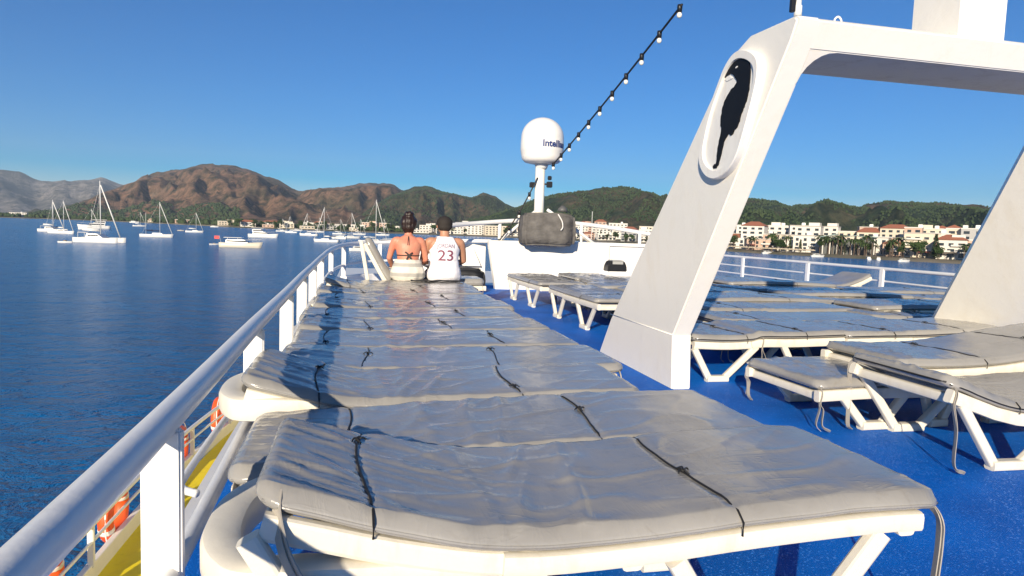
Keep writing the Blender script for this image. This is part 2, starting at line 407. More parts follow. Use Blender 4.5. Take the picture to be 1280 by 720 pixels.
for k in range(7000):
    px = random.uniform(450, 700); r = random.uniform(1500, 2900); a = azim(px); x, y = r*math.sin(a), r*math.cos(a)
    h = bmid.ray_cast(Vector((x,y,3000)), Vector((0,0,-1)))[0]
    if h is None or h.z < SEA+2 or fbm(x*0.004, y*0.004, 2) > 0.15+0.1*(h.z<120): continue
    s = random.uniform(1.3, 2.8); pts.append((x, y, h.z+s*0.4, s))
crowns('woodland', pts, PINE, 3)
pts = []
for k in range(8000):
    px = random.uniform(-40, 520); r = shore_r(px)+random.random()*(1150 if px < 300 else 700)+35; a = azim(px); x, y = r*math.sin(a), r*math.cos(a)
    h = bbr.ray_cast(Vector((x,y,3000)), Vector((0,0,-1)))[0]; z = max(SEA+3, h.z if h else -99)
    if z > 75+60*fbm(px*0.02, 3): continue
    s = random.uniform(2.0, 4.5)*(1.2 if px < 300 else 0.8); pts.append((x, y, z+s*0.5, s))
crowns('shore_wood', pts, PINE, 4)

# the warm evening air over the bay
bm = new_box((-11900,-11900,SEA-3), (11900,11900,1100))
hz = obj('haze', bm); tag(hz, kind='stuff')
HZ = bpy.data.materials.new('haze_air'); HZ.use_nodes = True; HZ.node_tree.nodes.clear()
on = HZ.node_tree.nodes.new('ShaderNodeOutputMaterial'); pv = HZ.node_tree.nodes.new('ShaderNodeVolumePrincipled')
pv.inputs['Color'].default_value = (0.66,0.82,1.0,1); pv.inputs['Density'].default_value = 6e-5; pv.inputs['Anisotropy'].default_value = 0.0
HZ.node_tree.links.new(pv.outputs[0], on.inputs['Volume']); hz.data.materials.append(HZ)
# ================================================================== THE SHIP
DECKP = [(-0.60,-5),(-0.60,9.8),(-0.52,11.2),(-0.30,12.6),(0.25,13.5),(1.0,13.8),(6.6,13.8),(6.6,22),(10.15,22),(10.15,-5)]
bm = bmesh.new(); prism(bm, [Vector((x,y,-0.16)) for x, y in DECKP], (0,0,0.16))
tag(obj('deck', bm, CARPET), kind='structure')
bm = bmesh.new(); prism(bm, [Vector(q) for q in ((-0.62,-5,-2.72),(-0.62,18,-2.72),(-1.4,18,-2.72),(-2.22,12.5,-2.72),(-2.60,9,-2.72),(-2.76,4,-2.72),(-2.8,-5,-2.72))], (0,0,0.12))
tag(obj('side_deck', bm, YELLOW), kind='structure')
hull = thing('ship_hull', 'white painted ship side and deck edge below the sun deck with grey waterway', 'hull', (0,0,0))
bm = bmesh.new()
box(bm, (-0.66,-5,-2.6), (-0.605,9.6,-0.02))
box(bm, (-0.55,-4.9,-6.95), (10.0,21.5,-0.165))
obj('superstructure', bm, WHITE, hull)
bm = bmesh.new()
prism(bm, [Vector(q) for q in ((-0.62,-5,-8.2),(-0.62,18,-8.2),(-1.3,18,-8.2),(-2.1,12.5,-8.2),(-2.5,9,-8.2),(-2.66,4,-8.2),(-2.7,-5,-8.2))], (0,0,5.47))
obj('hull_side', bm, WHITE, hull)

# --- port hand rail, running forward and curving in round the bow
def post_mesh(x, y, z0, z1, wx=0.09, wy=0.035, rz=0):
    bm = new_box((-wx/2,-wy/2,z0), (wx/2,wy/2,z1), 0.006)
    bmesh.ops.transform(bm, matrix=Matrix.Translation((x,y,0)) @ Matrix.Rotation(rz, 4, 'Z'), verts=bm.verts); return bm
RAILPTS = [(-0.42,-3,0.65),(-0.435,0,0.65),(-0.44,1.7,0.65),(-0.465,3.3,0.65),(-0.48,4.9,0.65),(-0.505,6.5,0.65),(-0.52,8.2,0.65),(-0.53,10.0,0.66)]
RAILPTS += [at_y(414,312,11.5), at_y(430,306.3,12.6), at_y(450,304,13.2), at_y(475,303,13.5), at_y(520,301.7,13.6), at_y(570,301,13.5), at_y(614,301.5,13.12)]
rail = thing('deck_railing', 'thick white pipe railing with flat posts along the port edge, curving round the bow', 'railing', (-0.45,0,0))
def R0(o, r): o.location = Vector((0,0,0))-r.location; return o
bm = bmesh.new(); tube(bm, smooth_path(RAILPTS, 8), 0.036, 16); 
R0(obj('top_rail', bm, RAILW, rail, True), rail)
lowp = [Vector((p[0]+0.012, p[1], p[2]-0.375)) for p in RAILPTS[:8]]+[Vector((p[0], p[1], p[2]-0.36)) for p in RAILPTS[8:14]]
bm = bmesh.new(); tube(bm, smooth_path(lowp, 8), 0.024, 10); R0(obj('lower_rail', bm, RAILW, rail, True), rail)
bm = bmesh.new(); tube(bm, smooth_path([(-0.49,2.25,0.26),(-0.545,2.30,0.262),(-0.56,2.42,0.264),(-0.555,3.1,0.27),(-0.53,3.27,0.272)], 6), 0.013, 8); R0(obj('rail_loop', bm, RAILW, rail, True), rail)
for (x, y, z) in RAILPTS[2:8]+[(-0.43,0,0.65),(-0.42,-2,0.65)]:
    R0(obj('post', post_mesh(x-0.005, y, -0.02, z-0.02), RAILW, rail), rail)
for p, rz in ((RAILPTS[8],-0.1),(RAILPTS[9],-0.3),(RAILPTS[11],-1.2),(RAILPTS[12],-1.5),(RAILPTS[13],-1.6)):
    R0(obj('post', post_mesh(p[0], p[1], 0.0, p[2]-0.01, 0.075, 0.03, rz*0.2), RAILW, rail), rail)
bm = bmesh.new(); pc = [Vector((p[0], p[1], 0.11)) for p in RAILPTS[9:13]]
sweep(bm, smooth_path(pc, 5), rrect(0.12, 0.22, 0.02)); R0(obj('coaming', bm, WHITE, rail), rail)

# --- starboard rail
srail = thing('deck_railing', 'slim white two-bar railing along the far starboard edge, sea behind it', 'railing', (9.95,8,0))
SP = [(9.78,4,0.65),(9.85,9.7,0.65),(9.98,12,0.65),(9.95,17.3,0.66),(9.7,21.5,0.68)]
for nm, dz, r in (('top_rail',0,0.034),('lower_rail',-0.24,0.02),('lower_rail',-0.45,0.02)):
    bm = bmesh.new(); tube(bm, smooth_path([(x,y,z+dz) for x, y, z in SP], 5), r, 10); R0(obj(nm, bm, RAILW, srail, True), srail)
for px, py in ((929,322),(1010,329),(1103,337)):
    p = at_x(px, py, 9.93); R0(obj('post', post_mesh(p.x, p.y, 0, 0.64, 0.05, 0.10), RAILW, srail), srail)
for y in (19.5, 21.4, 7.4): R0(obj('post', post_mesh(interp([(4,9.78),(9.7,9.85),(17.3,9.95),(21.5,9.7)], y), y, 0, 0.64, 0.05, 0.10), RAILW, srail), srail)

# --- the lower side deck's rail, bulwark and lifebuoys
lr = thing('side_railing', 'thin white railing on a low bulwark outside the yellow lower side deck', 'railing', (-2.4,8,-2.6))
LP = [(-2.78,-4,-2.0),(-2.72,4,-2.0),(-2.63,7,-2.0),(-2.54,9.5,-2.0),(-2.38,11.3,-2.0),(-2.05,13.5,-2.0),(-1.4,17.5,-2.0)]
for nm, dz, r in (('top_rail',0,0.030),('lower_rail',-0.18,0.018)):
    bm = bmesh.new(); tube(bm, smooth_path([(x,y,z+dz) for x, y, z in LP], 6), r, 8); R0(obj(nm, bm, RAILW, lr, True), lr)
bm = bmesh.new(); sweep(bm, smooth_path([(x-0.03,y,-2.52) for x, y, z in LP], 6), rrect(0.07, 0.20, 0.01)); R0(obj('bulwark', bm, WHITE, lr), lr)
LPs = smooth_path(LP, 10)
def lpx(y): return interp([(p.y, p.x) for p in LPs], y)
for y in (2.0,3.9,5.8,7.45,9.1,10.9,12.6,14.4): R0(obj('post', post_mesh(lpx(y)-0.01, y, -2.45, -2.01, 0.06, 0.05), RAILW, lr), lr)
def lifebuoy(y, label):
    t = thing('lifebuoy', label, 'lifebuoy', (lpx(y)-0.15, y, -2.28), 0, 'lifebuoys hung on the lower railing')
    bm = bmesh.new(); R, r = 0.265, 0.082
    path = [(0, R*math.cos(a), R*math.sin(a)) for a in [2*math.pi*i/36 for i in range(36)]]
    sweep(bm, path, circ(r, 12), True, up=(1,0,0)); obj('ring', bm, ORANGE, t, True)
    for k in range(2):
        a0 = k*math.pi+0.4; bm = bmesh.new()
        sweep(bm, [(0, R*math.cos(a0+d), R*math.sin(a0+d)) for d in (-0.1,-0.05,0,0.05,0.1)], circ(r+0.004, 12), up=(1,0,0)); obj('tape_band', bm, TAPE, t, True)
    bm = bmesh.new(); tube(bm, [(0.03,(R+r+0.015+0.03*abs(math.sin(2*a)))*math.cos(a),(R+r+0.015+0.03*abs(math.sin(2*a)))*math.sin(a)) for a in [2*math.pi*i/32 for i in range(32)]], 0.008, 6, True); obj('grab_line', bm, TAPE, t, True)
lifebuoy(6.75, 'orange lifebuoy on the lower railing, nearest one, cut by the picture edge')
lifebuoy(8.45, 'orange lifebuoy on the lower railing seen just left of the wide white post')
lifebuoy(10.75, 'orange lifebuoy with white bands seen right of the wide white post')
lifebuoy(12.5, 'orange lifebuoy farthest along the lower railing, below the round lounger head')

# --- raked white arch with its emblem
arch = thing('radar_arch', 'big raked white painted arch spanning the deck with a black emblem on its leg', 'arch', (2.35,4.6,0))
def leg_mesh(prof, x0, x1, lead, lean=0.0):
    bm = bmesh.new(); prism(bm, [Vector((x0, y, z)) for y, z in prof], (x1-x0,0,0))
    bm.edges.ensure_lookup_table()
    le = [e for e in bm.edges if all(v.co.y > lead(v.co.z) for v in e.verts) and abs(e.verts[0].co.x-e.verts[1].co.x) < 1e-4]
    bmesh.ops.bevel(bm, geom=le, offset=0.035, segments=4, affect='EDGES')
    oth = [e for e in bm.edges if e.is_manifold and abs(e.verts[0].co.x-e.verts[1].co.x) < 1e-4 and e.calc_face_angle(0) > 1.2]
    bmesh.ops.bevel(bm, geom=oth, offset=0.012, segments=2, affect='EDGES')
    for v in bm.verts: v.co.x += lean*(2.2-max(v.co.z, 0.2))
    return bm
LPROF = [(4.57,-0.01),(4.60,0.40),(3.38,2.22),(3.335,2.31),(3.36,2.335),(3.80,2.345),(3.93,2.335),(4.02,2.30),(4.11,2.225),(5.90,0.38),(6.19,-0.01)]
o = obj('leg', leg_mesh(LPROF, 2.27, 2.42, lambda z: 5.5-z*0.72), WHITE, arch); R0(auto_smooth(o, 30), arch)
RPROF = [(4.05,-0.01),(4.10,0.40),(3.40,2.20),(3.42,2.30),(3.93,2.30),(4.10,2.18),(5.5,0.40),(5.78,-0.01)]
bm = bmesh.new(); prism(bm, [Vector((4.78, y, z)) for y, z in RPROF], (0.16,0,0))
le = [e for e in bm.edges if all(v.co.y > 5.0-v.co.z*0.6 and abs(v.co.x-4.78) < 1e-3 for v in e.verts)]
bmesh.ops.bevel(bm, geom=le, offset=0.085, segments=1, affect='EDGES')
for v in bm.verts: v.co.x += 0.30*(2.2-max(v.co.z, 0.0)) + 0.33*max(0, interp([(0,5.78),(0.4,5.5),(2.18,4.1),(2.3,3.93)], v.co.z)-v.co.y-0.1)*min(1, (2.2-min(v.co.z, 2.2))*1.2)
R0(auto_smooth(obj('leg', bm, WHITE, arch), 25), arch)
bm = bmesh.new()     # cross beam
bp_ = [(3.332,2.312),(3.358,2.332),(3.84,2.340),(3.90,2.32),(3.905,2.19),(3.88,2.172),(3.46,2.172),(3.405,2.178)]
prism(bm, [Vector((2.405, y, z)) for y, z in bp_], (2.55,0,0))
ed = [e for e in bm.edges if abs(e.verts[0].co.x-e.verts[1].co.x) > 1]
bmesh.ops.bevel(bm, geom=ed, offset=0.006, segments=2, affect='EDGES')
bm.normal_update()
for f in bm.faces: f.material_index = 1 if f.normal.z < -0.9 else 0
R0(auto_smooth(obj('cross_beam', bm, [WHITE, GRIMESHADE], arch), 40), arch)
for x, s in ((2.41,1),(4.80,-1)):
    bm = bmesh.new()  # rounded inner corners
    pts = [Vector((x,0,2.176)), Vector((x+s*0.17,0,2.176))]
    pts += [Vector((x+s*(0.17-0.17*math.sin(a)), 0, 2.02+0.156*math.cos(a))) for a in [rad(d) for d in (15,30,45,60,75,90)]]
    bot, topv = [], []
    a = [bm.verts.new((q.x, 3.408+(2.178-q.z)*0.66, q.z)) for q in pts]; b = [bm.verts.new((q.x, 3.89, q.z)) for q in pts]
    n = len(a); bm.faces.new(a); bm.faces.new(b[::-1])
    for i in range(n): bm.faces.new((a[i], b[i], b[(i+1)%n], a[(i+1)%n]))
    bmesh.ops.recalc_face_normals(bm, faces=bm.faces)
    R0(auto_smooth(obj('corner_fillet', bm, WHITE, arch), 40), arch)
bm = bmesh.new(); box(bm, (3.40,3.43,2.335), (3.73,3.80,3.35), 0, 0.008); R0(obj('mast_trunk', bm, WHITE, arch), arch)
bm = bmesh.new(); tube(bm, [(2.64,3.5,2.33),(2.64,3.5,2.365)], 0.012); tube(bm, smooth_path([(2.615,3.5,2.36),(2.62,3.5,2.39),(2.64,3.5,2.405),(2.66,3.5,2.39),(2.665,3.5,2.36)], 3), 0.006, 6); R0(obj('lifting_eye', bm, RAILW, arch, True), arch)
ant = thing('antenna', 'short pale tube antenna with black clamp standing on the corner of the arch', 'antenna', tuple(at_y(997,20,3.55)))
bm = bmesh.new(); lathe(bm, [(0,0),(0.022,0),(0.022,0.055),(0.016,0.06),(0.016,0.09),(0.032,0.095),(0.032,0.4),(0.02,0.8),(0,0.81)], 16); obj('tube', bm, RAILW, ant, True)
obj('clamp', new_box((-0.045,-0.01,0.02), (-0.02,0.02,0.3), 0.003), BLACK, ant)
# weld seam on the leg
bm = bmesh.new(); tube(bm, [(2.268,4.60,0.40),(2.268,5.885,0.395)], 0.004, 6); R0(obj('weld_seam', bm, WHITE, arch, True), arch)

def plq(cx, cy, X):
    return at_x(840+cx/3.6, 50+cy/3.6, X)
rim = smooth_path([plq(x, y, 2.22) for x, y in ((318,42),(352,52),(378,80),(384,125),(378,180),(360,260),(338,345),(312,440),(288,515),(255,577),(212,617),(175,626),(142,606),(122,565),(120,515),(135,430),(155,345),(178,270),(205,195),(232,125),(265,70),(292,48))], 3, True)
cen = sum(rim, Vector())/len(rim)
bm = bmesh.new()
def ring(k, x): return [bm.verts.new((x, cen.y+(p.y-cen.y)*k, cen.z+(p.z-cen.z)*k)) for p in rim]
secs = [ring(1,2.272), ring(1,2.226), ring(0.985,2.22), ring(0.87,2.221), ring(0.862,2.225), ring(0.857,2.238)]
for A, B in zip(secs, secs[1:]):
    for i in range(len(A)): bm.faces.new((A[i], A[(i+1)%len(A)], B[(i+1)%len(A)], B[i]))
bm.faces.new(secs[-1]); bmesh.ops.recalc_face_normals(bm, faces=bm.faces)
plaque = obj('plaque', bm, RIMW, arch); R0(auto_smooth(plaque, 30), arch)
SH = [(325,80),(343,92),(352,125),(350,170),(345,220),(336,268),(326,292),(318,315),(310,335),(303,365),(292,392),(280,404),(268,428),(258,422),(246,432),(232,458),(224,498),(214,538),(206,563),(194,578),(184,574),(186,562),(196,556),(200,530),(203,498),(211,450),(221,408),(217,372),(222,330),(230,290),(245,255),(265,225),(283,205),(290,182),(279,162),(262,152),(246,162),(233,172),(237,150),(248,136),(260,120),(280,95),(300,82)]
random.seed(3); bm = bmesh.new()
S2 = []
for p in smooth_path([plq(x, y, 2.232) for x, y in SH], 3, True):
    q = p+Vector((0, random.uniform(-.004,.004), random.uniform(-.004,.004))); S2.append(q)
prism(bm, S2, (0.02,0,0))
sh = obj('seahorse_relief', bm, SEAHB); sh.parent = plaque
bm = bmesh.new(); e_ = plq(290,122,2.230)
prism(bm, [e_+Vector((0,math.cos(a)*0.012-math.sin(a)*0.004,math.sin(a)*0.006)) for a in [2*math.pi*i/10 for i in range(10)]], (0.004,0,0)); eo = obj('eye_mark', bm, RIMW); eo.parent = plaque
bm = bmesh.new(); prism(bm, [plq(x, y, 2.234) for x, y in ((236,178),(258,164),(272,172),(262,178),(246,186))], (0.006,0,0))
fo = obj('chipped_paint', bm, RIMW); fo.parent = plaque

# --- forward bulkhead with its hand rail, stowed gear and the satellite dome
bh = thing('bulkhead', 'plain white chest-high wall across the front of the deck under the satellite dome', 'wall', (4.5,12.95,0))
bm = bmesh.new()
prism(bm, [Vector(q) for q in ((2.42,12.88,0.94),(2.58,12.88,-0.01),(4.88,12.88,-0.01),(4.88,12.88,0.965))], (0,0.2,0))
R0(obj('wall_panel', bm, WHITE, bh), bh)
bm = bmesh.new(); box(bm, (4.89,12.95,-0.01), (6.55,13.1,0.93)); box(bm, (4.89,12.90,0.90), (6.56,13.12,0.965), 0, 0.006); R0(obj('wall_panel', bm, WHITE, bh), bh)
bm = bmesh.new(); prism(bm, [Vector(q) for q in ((0.9,13.42,-0.01),(2.46,13.42,-0.01),(2.46,13.42,0.86),(0.9,13.42,0.84))], (0,0.1,0)); R0(obj('wall_panel', bm, WHITE, bh), bh)
bm = bmesh.new(); prism(bm, [Vector(q) for q in ((1.55,13.3,0.42),(2.35,13.3,0.42),(2.2,13.38,0.78),(1.5,13.38,0.78))], (0,0.03,0.0)); R0(obj('hatch_panel', bm, WHITE, bh), bh)
hr = [at_y(548,283,12.2), at_y(590,279.5,12.8), at_y(625,277,13.05), at_y(650,276,13.1), at_y(690,277,13.1), at_y(727,280,13.1), at_y(765,285,13.1), at_y(802,291,13.1), at_y(840,297,13.1)]
bm = bmesh.new(); tube(bm, smooth_path(hr, 6), 0.042, 12); R0(obj('hand_rail', bm, RAILW, bh, True), bh)
for px, py in ((625,277),(727,280),(800,291)):
    p = at_y(px, py, 13.08); bm = bmesh.new(); tube(bm, [(p.x,p.y,0.9),p], 0.035, 10); R0(obj('rail_post', bm, RAILW, bh, True), bh)
bm = bmesh.new(); tube(bm, [at_y(715,283,13.08), at_y(742,304,13.0)], 0.03, 8); R0(obj('rail_brace', bm, RAILW, bh, True), bh)

MX, MY = 3.42, 13.0
dome = thing('satellite_dome', 'white satellite radome with blue lettering on a slim white mast', 'satellite dome', (MX,MY,0.94))
prof = [(0,0),(0.22,0.0),(0.33,0.025),(0.385,0.075),(0.40,0.14),(0.418,0.24),(0.422,0.25),(0.422,0.40),(0.416,0.50)]
prof += [(0.416*math.cos(a), 0.50+0.39*math.sin(a)) for a in [rad(d) for d in range(8, 91, 8)]]+[(0,0.89)]
dz = at_y(676,205,MY).z-0.94
DOMEM = painted('radome_gelcoat', (0.80,0.78,0.73), 0.3, (0.8,0.7,0.5), 0.2, 2)
bm = bmesh.new(); lathe(bm, [(r, z+dz) for r, z in prof], 48, 0.02, 0); ro = obj('radome', bm, DOMEM, dome); auto_smooth(ro, 35)
bm = bmesh.new(); lathe(bm, [(0,dz-0.10),(0.10,dz-0.10),(0.13,dz-0.03),(0.13,dz+0.01),(0,dz+0.01)], 24, 0.02, 0); obj('dome_foot', bm, RAILW, dome, True)
bm = bmesh.new(); sweep(bm, [(0,0,0.0),(0,0,dz-0.05)], circ(0.095, 20), up=(0,1,0)); obj('mast', bm, WHITE, dome, True)
bm = bmesh.new()
for (x, y, z, a) in ((-0.16,-0.02,dz-0.42,0.045),(0.19,-0.02,dz-0.40,0.05),(0.19,-0.02,dz-0.27,0.035)): box(bm, (x-a,y-a,z-a), (x+a,y+a,z+a*1.3), 0, 0.01)
box(bm, (-0.16,-0.015,dz-0.40), (0.2,0.015,dz-0.37))
obj('lamp_bracket', bm, BLACK, dome)
for a, b in ((at_y(672,262,MY), at_y(611,312,13.1)), (at_y(684,262,MY), at_y(742,306,13.1))):
    bm = bmesh.new(); tube(bm, [a, b], 0.032, 8); o = obj('brace', bm, RAILW, dome, True); o.location = -dome.location
vs, fs = text_mesh('Intellian', 0.175, 0.006); LETB = mat('blue_lettering', (0.01,0.035,0.16), 0.5)
ca = math.atan2(-0.93, 0.37)+0.02; vv = []
for v in vs:
    a = ca+v.x/0.428; vv.append((0.02+0.4265*math.cos(a), 0.4265*math.sin(a), dz+0.30+v.y))
lt = obj('lettering', (vv, fs), LETB); lt.parent = ro

def cloth_box(name, loc, dims, m, seed, label, cat, sag=0.03, crown=0.08, rz=0.0, bev=0.12):
    """a box under a fitted cover: bulging, sagging, creased"""
    t = thing(name, label, cat, loc, rz); bm = bmesh.new(); bmesh.ops.create_cube(bm, size=1)
    bmesh.ops.bevel(bm, geom=bm.edges[:], offset=bev, segments=3, affect='EDGES')
    bmesh.ops.subdivide_edges(bm, edges=bm.edges[:], cuts=3, use_grid_fill=True)
    for v in bm.verts:
        x, y, z = v.co; k = 1+0.06*math.cos(z*2.6)
        n = Vector(v.co).normalized(); d = sag*fbm(x*3+seed, y*3, z*3, 3)+0.4*sag*abs(noise.noise((x*8+z*3, y*8, z*4+seed)))
        v.co = Vector((x*dims[0]*k, y*dims[1]*k, (z+0.5)*dims[2]+crown*dims[2]*(z > 0)*(1-4*x*x)))+n*d
    o = obj('cover', bm, m, t, True); return t
pb = at_y(683,307,12.66)
cb = cloth_box('covered_box', (pb.x, pb.y, pb.z), (0.98,0.40,0.60), VINYLD, 2, 'boxy gear under a dark grey fabric cover on the wall below the dome', 'covered box', 0.018, 0.04, bev=0.07)
bm = bmesh.new(); tube(bm, smooth_path([(0.14,-0.24,0.60),(0.17,-0.255,0.55),(0.22,-0.262,0.46),(0.235,-0.26,0.36),(0.20,-0.255,0.30)], 5), 0.012, 6); obj('tie_rope', bm, TAPE, cb, True)
bm = bmesh.new(); lathe(bm, [(0,0.66),(0.10,0.66),(0.085,0.72),(0.03,0.77),(0,0.775)], 14, 0.27, -0.08); obj('vent_cap', bm, DKGREY, cb, True)
pk = at_y(593,352,12.5)
cloth_box('gear_cover', (pk.x-0.12, 12.7, 0.0), (0.60,0.5,0.38), CORD, 7, 'black covered gear stowed on deck in front of the white wall', 'covered gear', 0.03)
sp = thing('speaker_bag', 'small black bag with pale grey top standing on a lounger by the wall', 'bag', tuple(at_y(769,339,10.6)))
bm = bmesh.new(); prism(bm, [Vector(q) for q in ((-0.17,-0.1,0),(0.17,-0.1,0),(0.16,-0.1,0.09),(0.12,-0.1,0.17),(-0.12,-0.1,0.17),(-0.16,-0.1,0.09))], (0,0.22,0))
bmesh.ops.bevel(bm, geom=bm.edges[:], offset=0.012, segments=2, affect='EDGES'); obj('body', bm, BLACK, sp)
bm = new_box((-0.11,-0.108,0.10), (0.11,0.128,0.186), 0.02); obj('lid', bm, mat('bag_grey', (0.35,0.35,0.34), 0.5), sp)

# --- festoon lights
def festoon(A, B, n, sagz, label, t0=0.04, ext=1.0, mid=0):
    A, B = Vector(A), Vector(B)
    def P(t): return A+(B-A)*t+Vector((0,0,-sagz*4*t*(1-t) if 0 <= t <= 1 else 0))
    t = thing('string_light', label, 'string light', tuple(A))
    bm = bmesh.new(); tube(bm, [P(ext*i/40)-A for i in range(41)], 0.014, 6); obj('cable', bm, CORD, t, True)
    sb = bb = None
    for i in range(n):
        q = P(t0+(ext-t0-0.01)*i/(n-1))-A if n > 1 else P(0.5)-A
        if sb is None:
            bm = bmesh.new(); lathe(bm, [(0,0.03),(0.028,0.03),(0.03,0.0),(0.026,-0.055),(0,-0.055)], 12); sb = obj('lamp_holder', bm, BLACK, t, True)
            bm = bmesh.new(); lathe(bm, [(0,-0.05),(0.018,-0.055),(0.027,-0.07),(0.030,-0.085),(0.024,-0.106),(0.012,-0.115),(0,-0.117)], 14); bb = obj('bulb', bm, BULB, t, True); a, b = sb, bb
        else:
            a, b = sb.copy(), bb.copy(); C.objects.link(a); C.objects.link(b)
        a.location = q; b.location = q
    return t
Pn, Pf = at_y(690,207,12.9), Vector((0,0,EYE))+ray(857,0)*7.5
festoon(Pn, Pf+(Pf-Pn)*0.0, 11, 0.035, 'black festoon cable of round white bulbs rising from the dome into the sky', 0.02, 0.985)
# the rest of that run, up to the aft mast behind the viewer, is out of sight
festoon(at_y(672,222,12.9), at_y(622,303,12.95), 4, 0.10, 'short black festoon cable of bulbs slanting from the mast down to the railing', 0.2, 0.97)
# ================================================================== SUN LOUNGERS
def lerp(a, b, t): return a+(b-a)*t
def lounger(label, group, L=1.98, W=0.66, m0=0.10, m1=1.86, prof=None, base_z=0.30, hinge=0.72, cords=(0.40,1.36), seed=1, hi=False, ribbons=((0.10,-1),(1.93,-1)), legs=((0.24,0.40,0.56,0.80),(1.14,1.32,1.46,1.70)), hoop=True, zipline=False, wrk=1.0, cat='sun lounger', name='sun_lounger', rest=True, T=0.047, legh=None, tip=0.047, taper=0.0, rail_h=0.068, extra=None):
    """plastic lounger along +x (head at 0), with padded vinyl mattress; prof = mattress underside height"""
    prof = prof or [(0,0.36),(0.7,0.34),(1.2,0.35),(1.9,0.37)]
    pz = lambda x: interp(prof, x)
    pp = [(p[0], 0, p[1]) for p in prof]; sm = smooth_path(pp, 8)
    tab = [(q.x, q.z) for q in sm]; pz = lambda x: interp(tab, x)
    t = thing(name, label, cat, (0,0,0), 0, group)
    # base frame: side rails, cross bars and the round head hoop
    bm = bmesh.new(); hw = W/2-0.012
    for s in (-1, 1):
        path = [Vector((lerp(hinge-0.05, L-0.03, i/14), s*hw, 0)) for i in range(15)]
        for q in path: q.z = pz(q.x)-rail_h/2-0.005
        sweep(bm, path, rrect(0.045, rail_h, 0.012))
    for x in (hinge, 1.05, L-0.06):
        if x < L: sweep(bm, [(x,-hw,pz(x)-0.05),(x,hw,pz(x)-0.05)], rrect(0.05, 0.05, 0.01))
    for k in range(7):
        x = lerp(hinge+0.1, L-0.14, k/6); sweep(bm, [(x,-hw,pz(x)-0.03),(x,hw,pz(x)-0.03)], rrect(0.06, 0.022, 0.008))
    if hoop:
        R = hw-0.02; pts = [(hinge+0.02,-R,base_z),(0.55,-R,base_z),(0.36,-R,base_z-0.005)]
        pts += [(0.25-(0.25-tip)*math.sin(a), -R*math.cos(a)**0.8 if math.cos(a) > 0 else R*(-math.cos(a))**0.8, base_z-0.01) for a in [rad(d) for d in (20,45,70,90,110,135,160)]]
        pts += [(0.36,R,base_z-0.005),(0.55,R,base_z),(hinge+0.02,R,base_z)]
        hp = smooth_path(pts, 6); sc_ = [0.48+0.52*min(1, max(0, (0.52-q.x)/0.22)) for q in hp]
        sweep(bm, hp, rrect(0.095, 0.095, 0.022), scales=sc_)
    o = obj('frame', bm, PLAST, t); auto_smooth(o, 40)
    if rest:
        bm = bmesh.new()
        for s in (-1, 1):
            path = [Vector((x, s*(hw-0.015), pz(x)-0.034)) for x in np.linspace(m0+0.02, hinge+0.04, 10)]
            sweep(bm, path, rrect(0.042, 0.06, 0.012))
        for x in np.linspace(m0+0.05, hinge-0.05, 6): sweep(bm, [(x,-hw+0.02,pz(x)-0.03),(x,hw-0.02,pz(x)-0.03)], rrect(0.06, 0.022, 0.008))
        dzh = pz(m0+0.2)-base_z
        if dzh > 0.12:
            for s in (-1, 1): sweep(bm, [(m0+0.25, s*(hw-0.09), pz(m0+0.25)-0.05), (m0+0.45, s*(hw-0.09), base_z-0.02)], rrect(0.03, 0.03, 0.006))
        obj('backrest', bm, PLAST, t); 
    for (a, b, c, d) in legs:
        for s in (-1, 1):
            bm = bmesh.new(); za, zd = min(pz(a), legh or 9)-0.06, min(pz(d), legh or 9)-0.06
            sec = rrect(0.05, 0.042, 0.010)
            sweep(bm, [(a,s*hw,za),(b,s*(hw-0.01),0.03)], sec, up=(0,1,0)); sweep(bm, [(d,s*(hw-0.002),zd),(c,s*(hw-0.012),0.03)], sec, up=(0,1,0))
            sweep(bm, [(b-0.02,s*(hw-0.006),0.025),(c+0.02,s*(hw-0.006),0.025)], rrect(0.062, 0.05, 0.012))
            obj('leg', bm, PLAST, t)
        bm = None
    # mattress
    nx, nyt = (170, 54) if hi else (74, 22)
    w2 = W/2+0.012; rc = 0.07; re = 0.035
    rng = random.Random(seed); ks = [(hinge-0.06+rng.uniform(-.05,.05), 0.03), (hinge+0.09+rng.uniform(-.03,.05), 0.025), (hinge+0.20, 0.02)]
    def wr(x, y):
        e = abs(y)/w2; z = 0.009*(1-e**4)*(0.6+0.4*math.sin((x-m0)*3.1+seed))
        for c in cords: z -= 0.006*math.exp(-((x-c-0.02*math.sin(y*7+seed))/0.014)**2)
        for i, (k, s) in enumerate(ks):   # cross folds at the hinge
            dx = x-k-0.06*noise.noise((y*2.2, seed+i, 0))-0.10*(y/w2)*(0.6 if i else -0.2)
            z += wrk*0.011*math.exp(-(dx/s)**2)*(0.55+0.7*noise.noise((y*3, seed*2+i, 1)))
        # drawn folds fanning from the corners
        q = noise.noise((x*2.2+y*5.5+seed*1.7, y*7-x*4.2, seed)); hd = math.exp(-((x-m0)/0.55)**2)
        def ridge(v, s): return math.exp(-(v/s)**2)
        q = noise.noise((x*1.1+seed*1.7, (y+0.42*x)*8.5+0.5*noise.noise((x*4,y*4,seed)), seed))
        z += wrk*0.0055*ridge(q, 0.15)*hd
        q = noise.noise((x*1.6+seed*0.7, (y+0.30*x)*19, seed+9)); z += wrk*0.004*ridge(q, 0.16)*hd
        hm = math.exp(-((x-hinge-0.10)/0.30)**2)
        q = noise.noise(((x-0.16*y+0.05*noise.noise((x*5,y*5,seed)))*5+seed, y*1.3, seed+4)); z += wrk*0.008*ridge(q, 0.11)*(0.05+0.88*hm)*(0.5+0.7*noise.noise((x*3,y*5,seed+2)))
        q = noise.noise((x*3.1+seed, y*6.0-x*2, seed+6)); z += wrk*0.0035*ridge(q, 0.10)
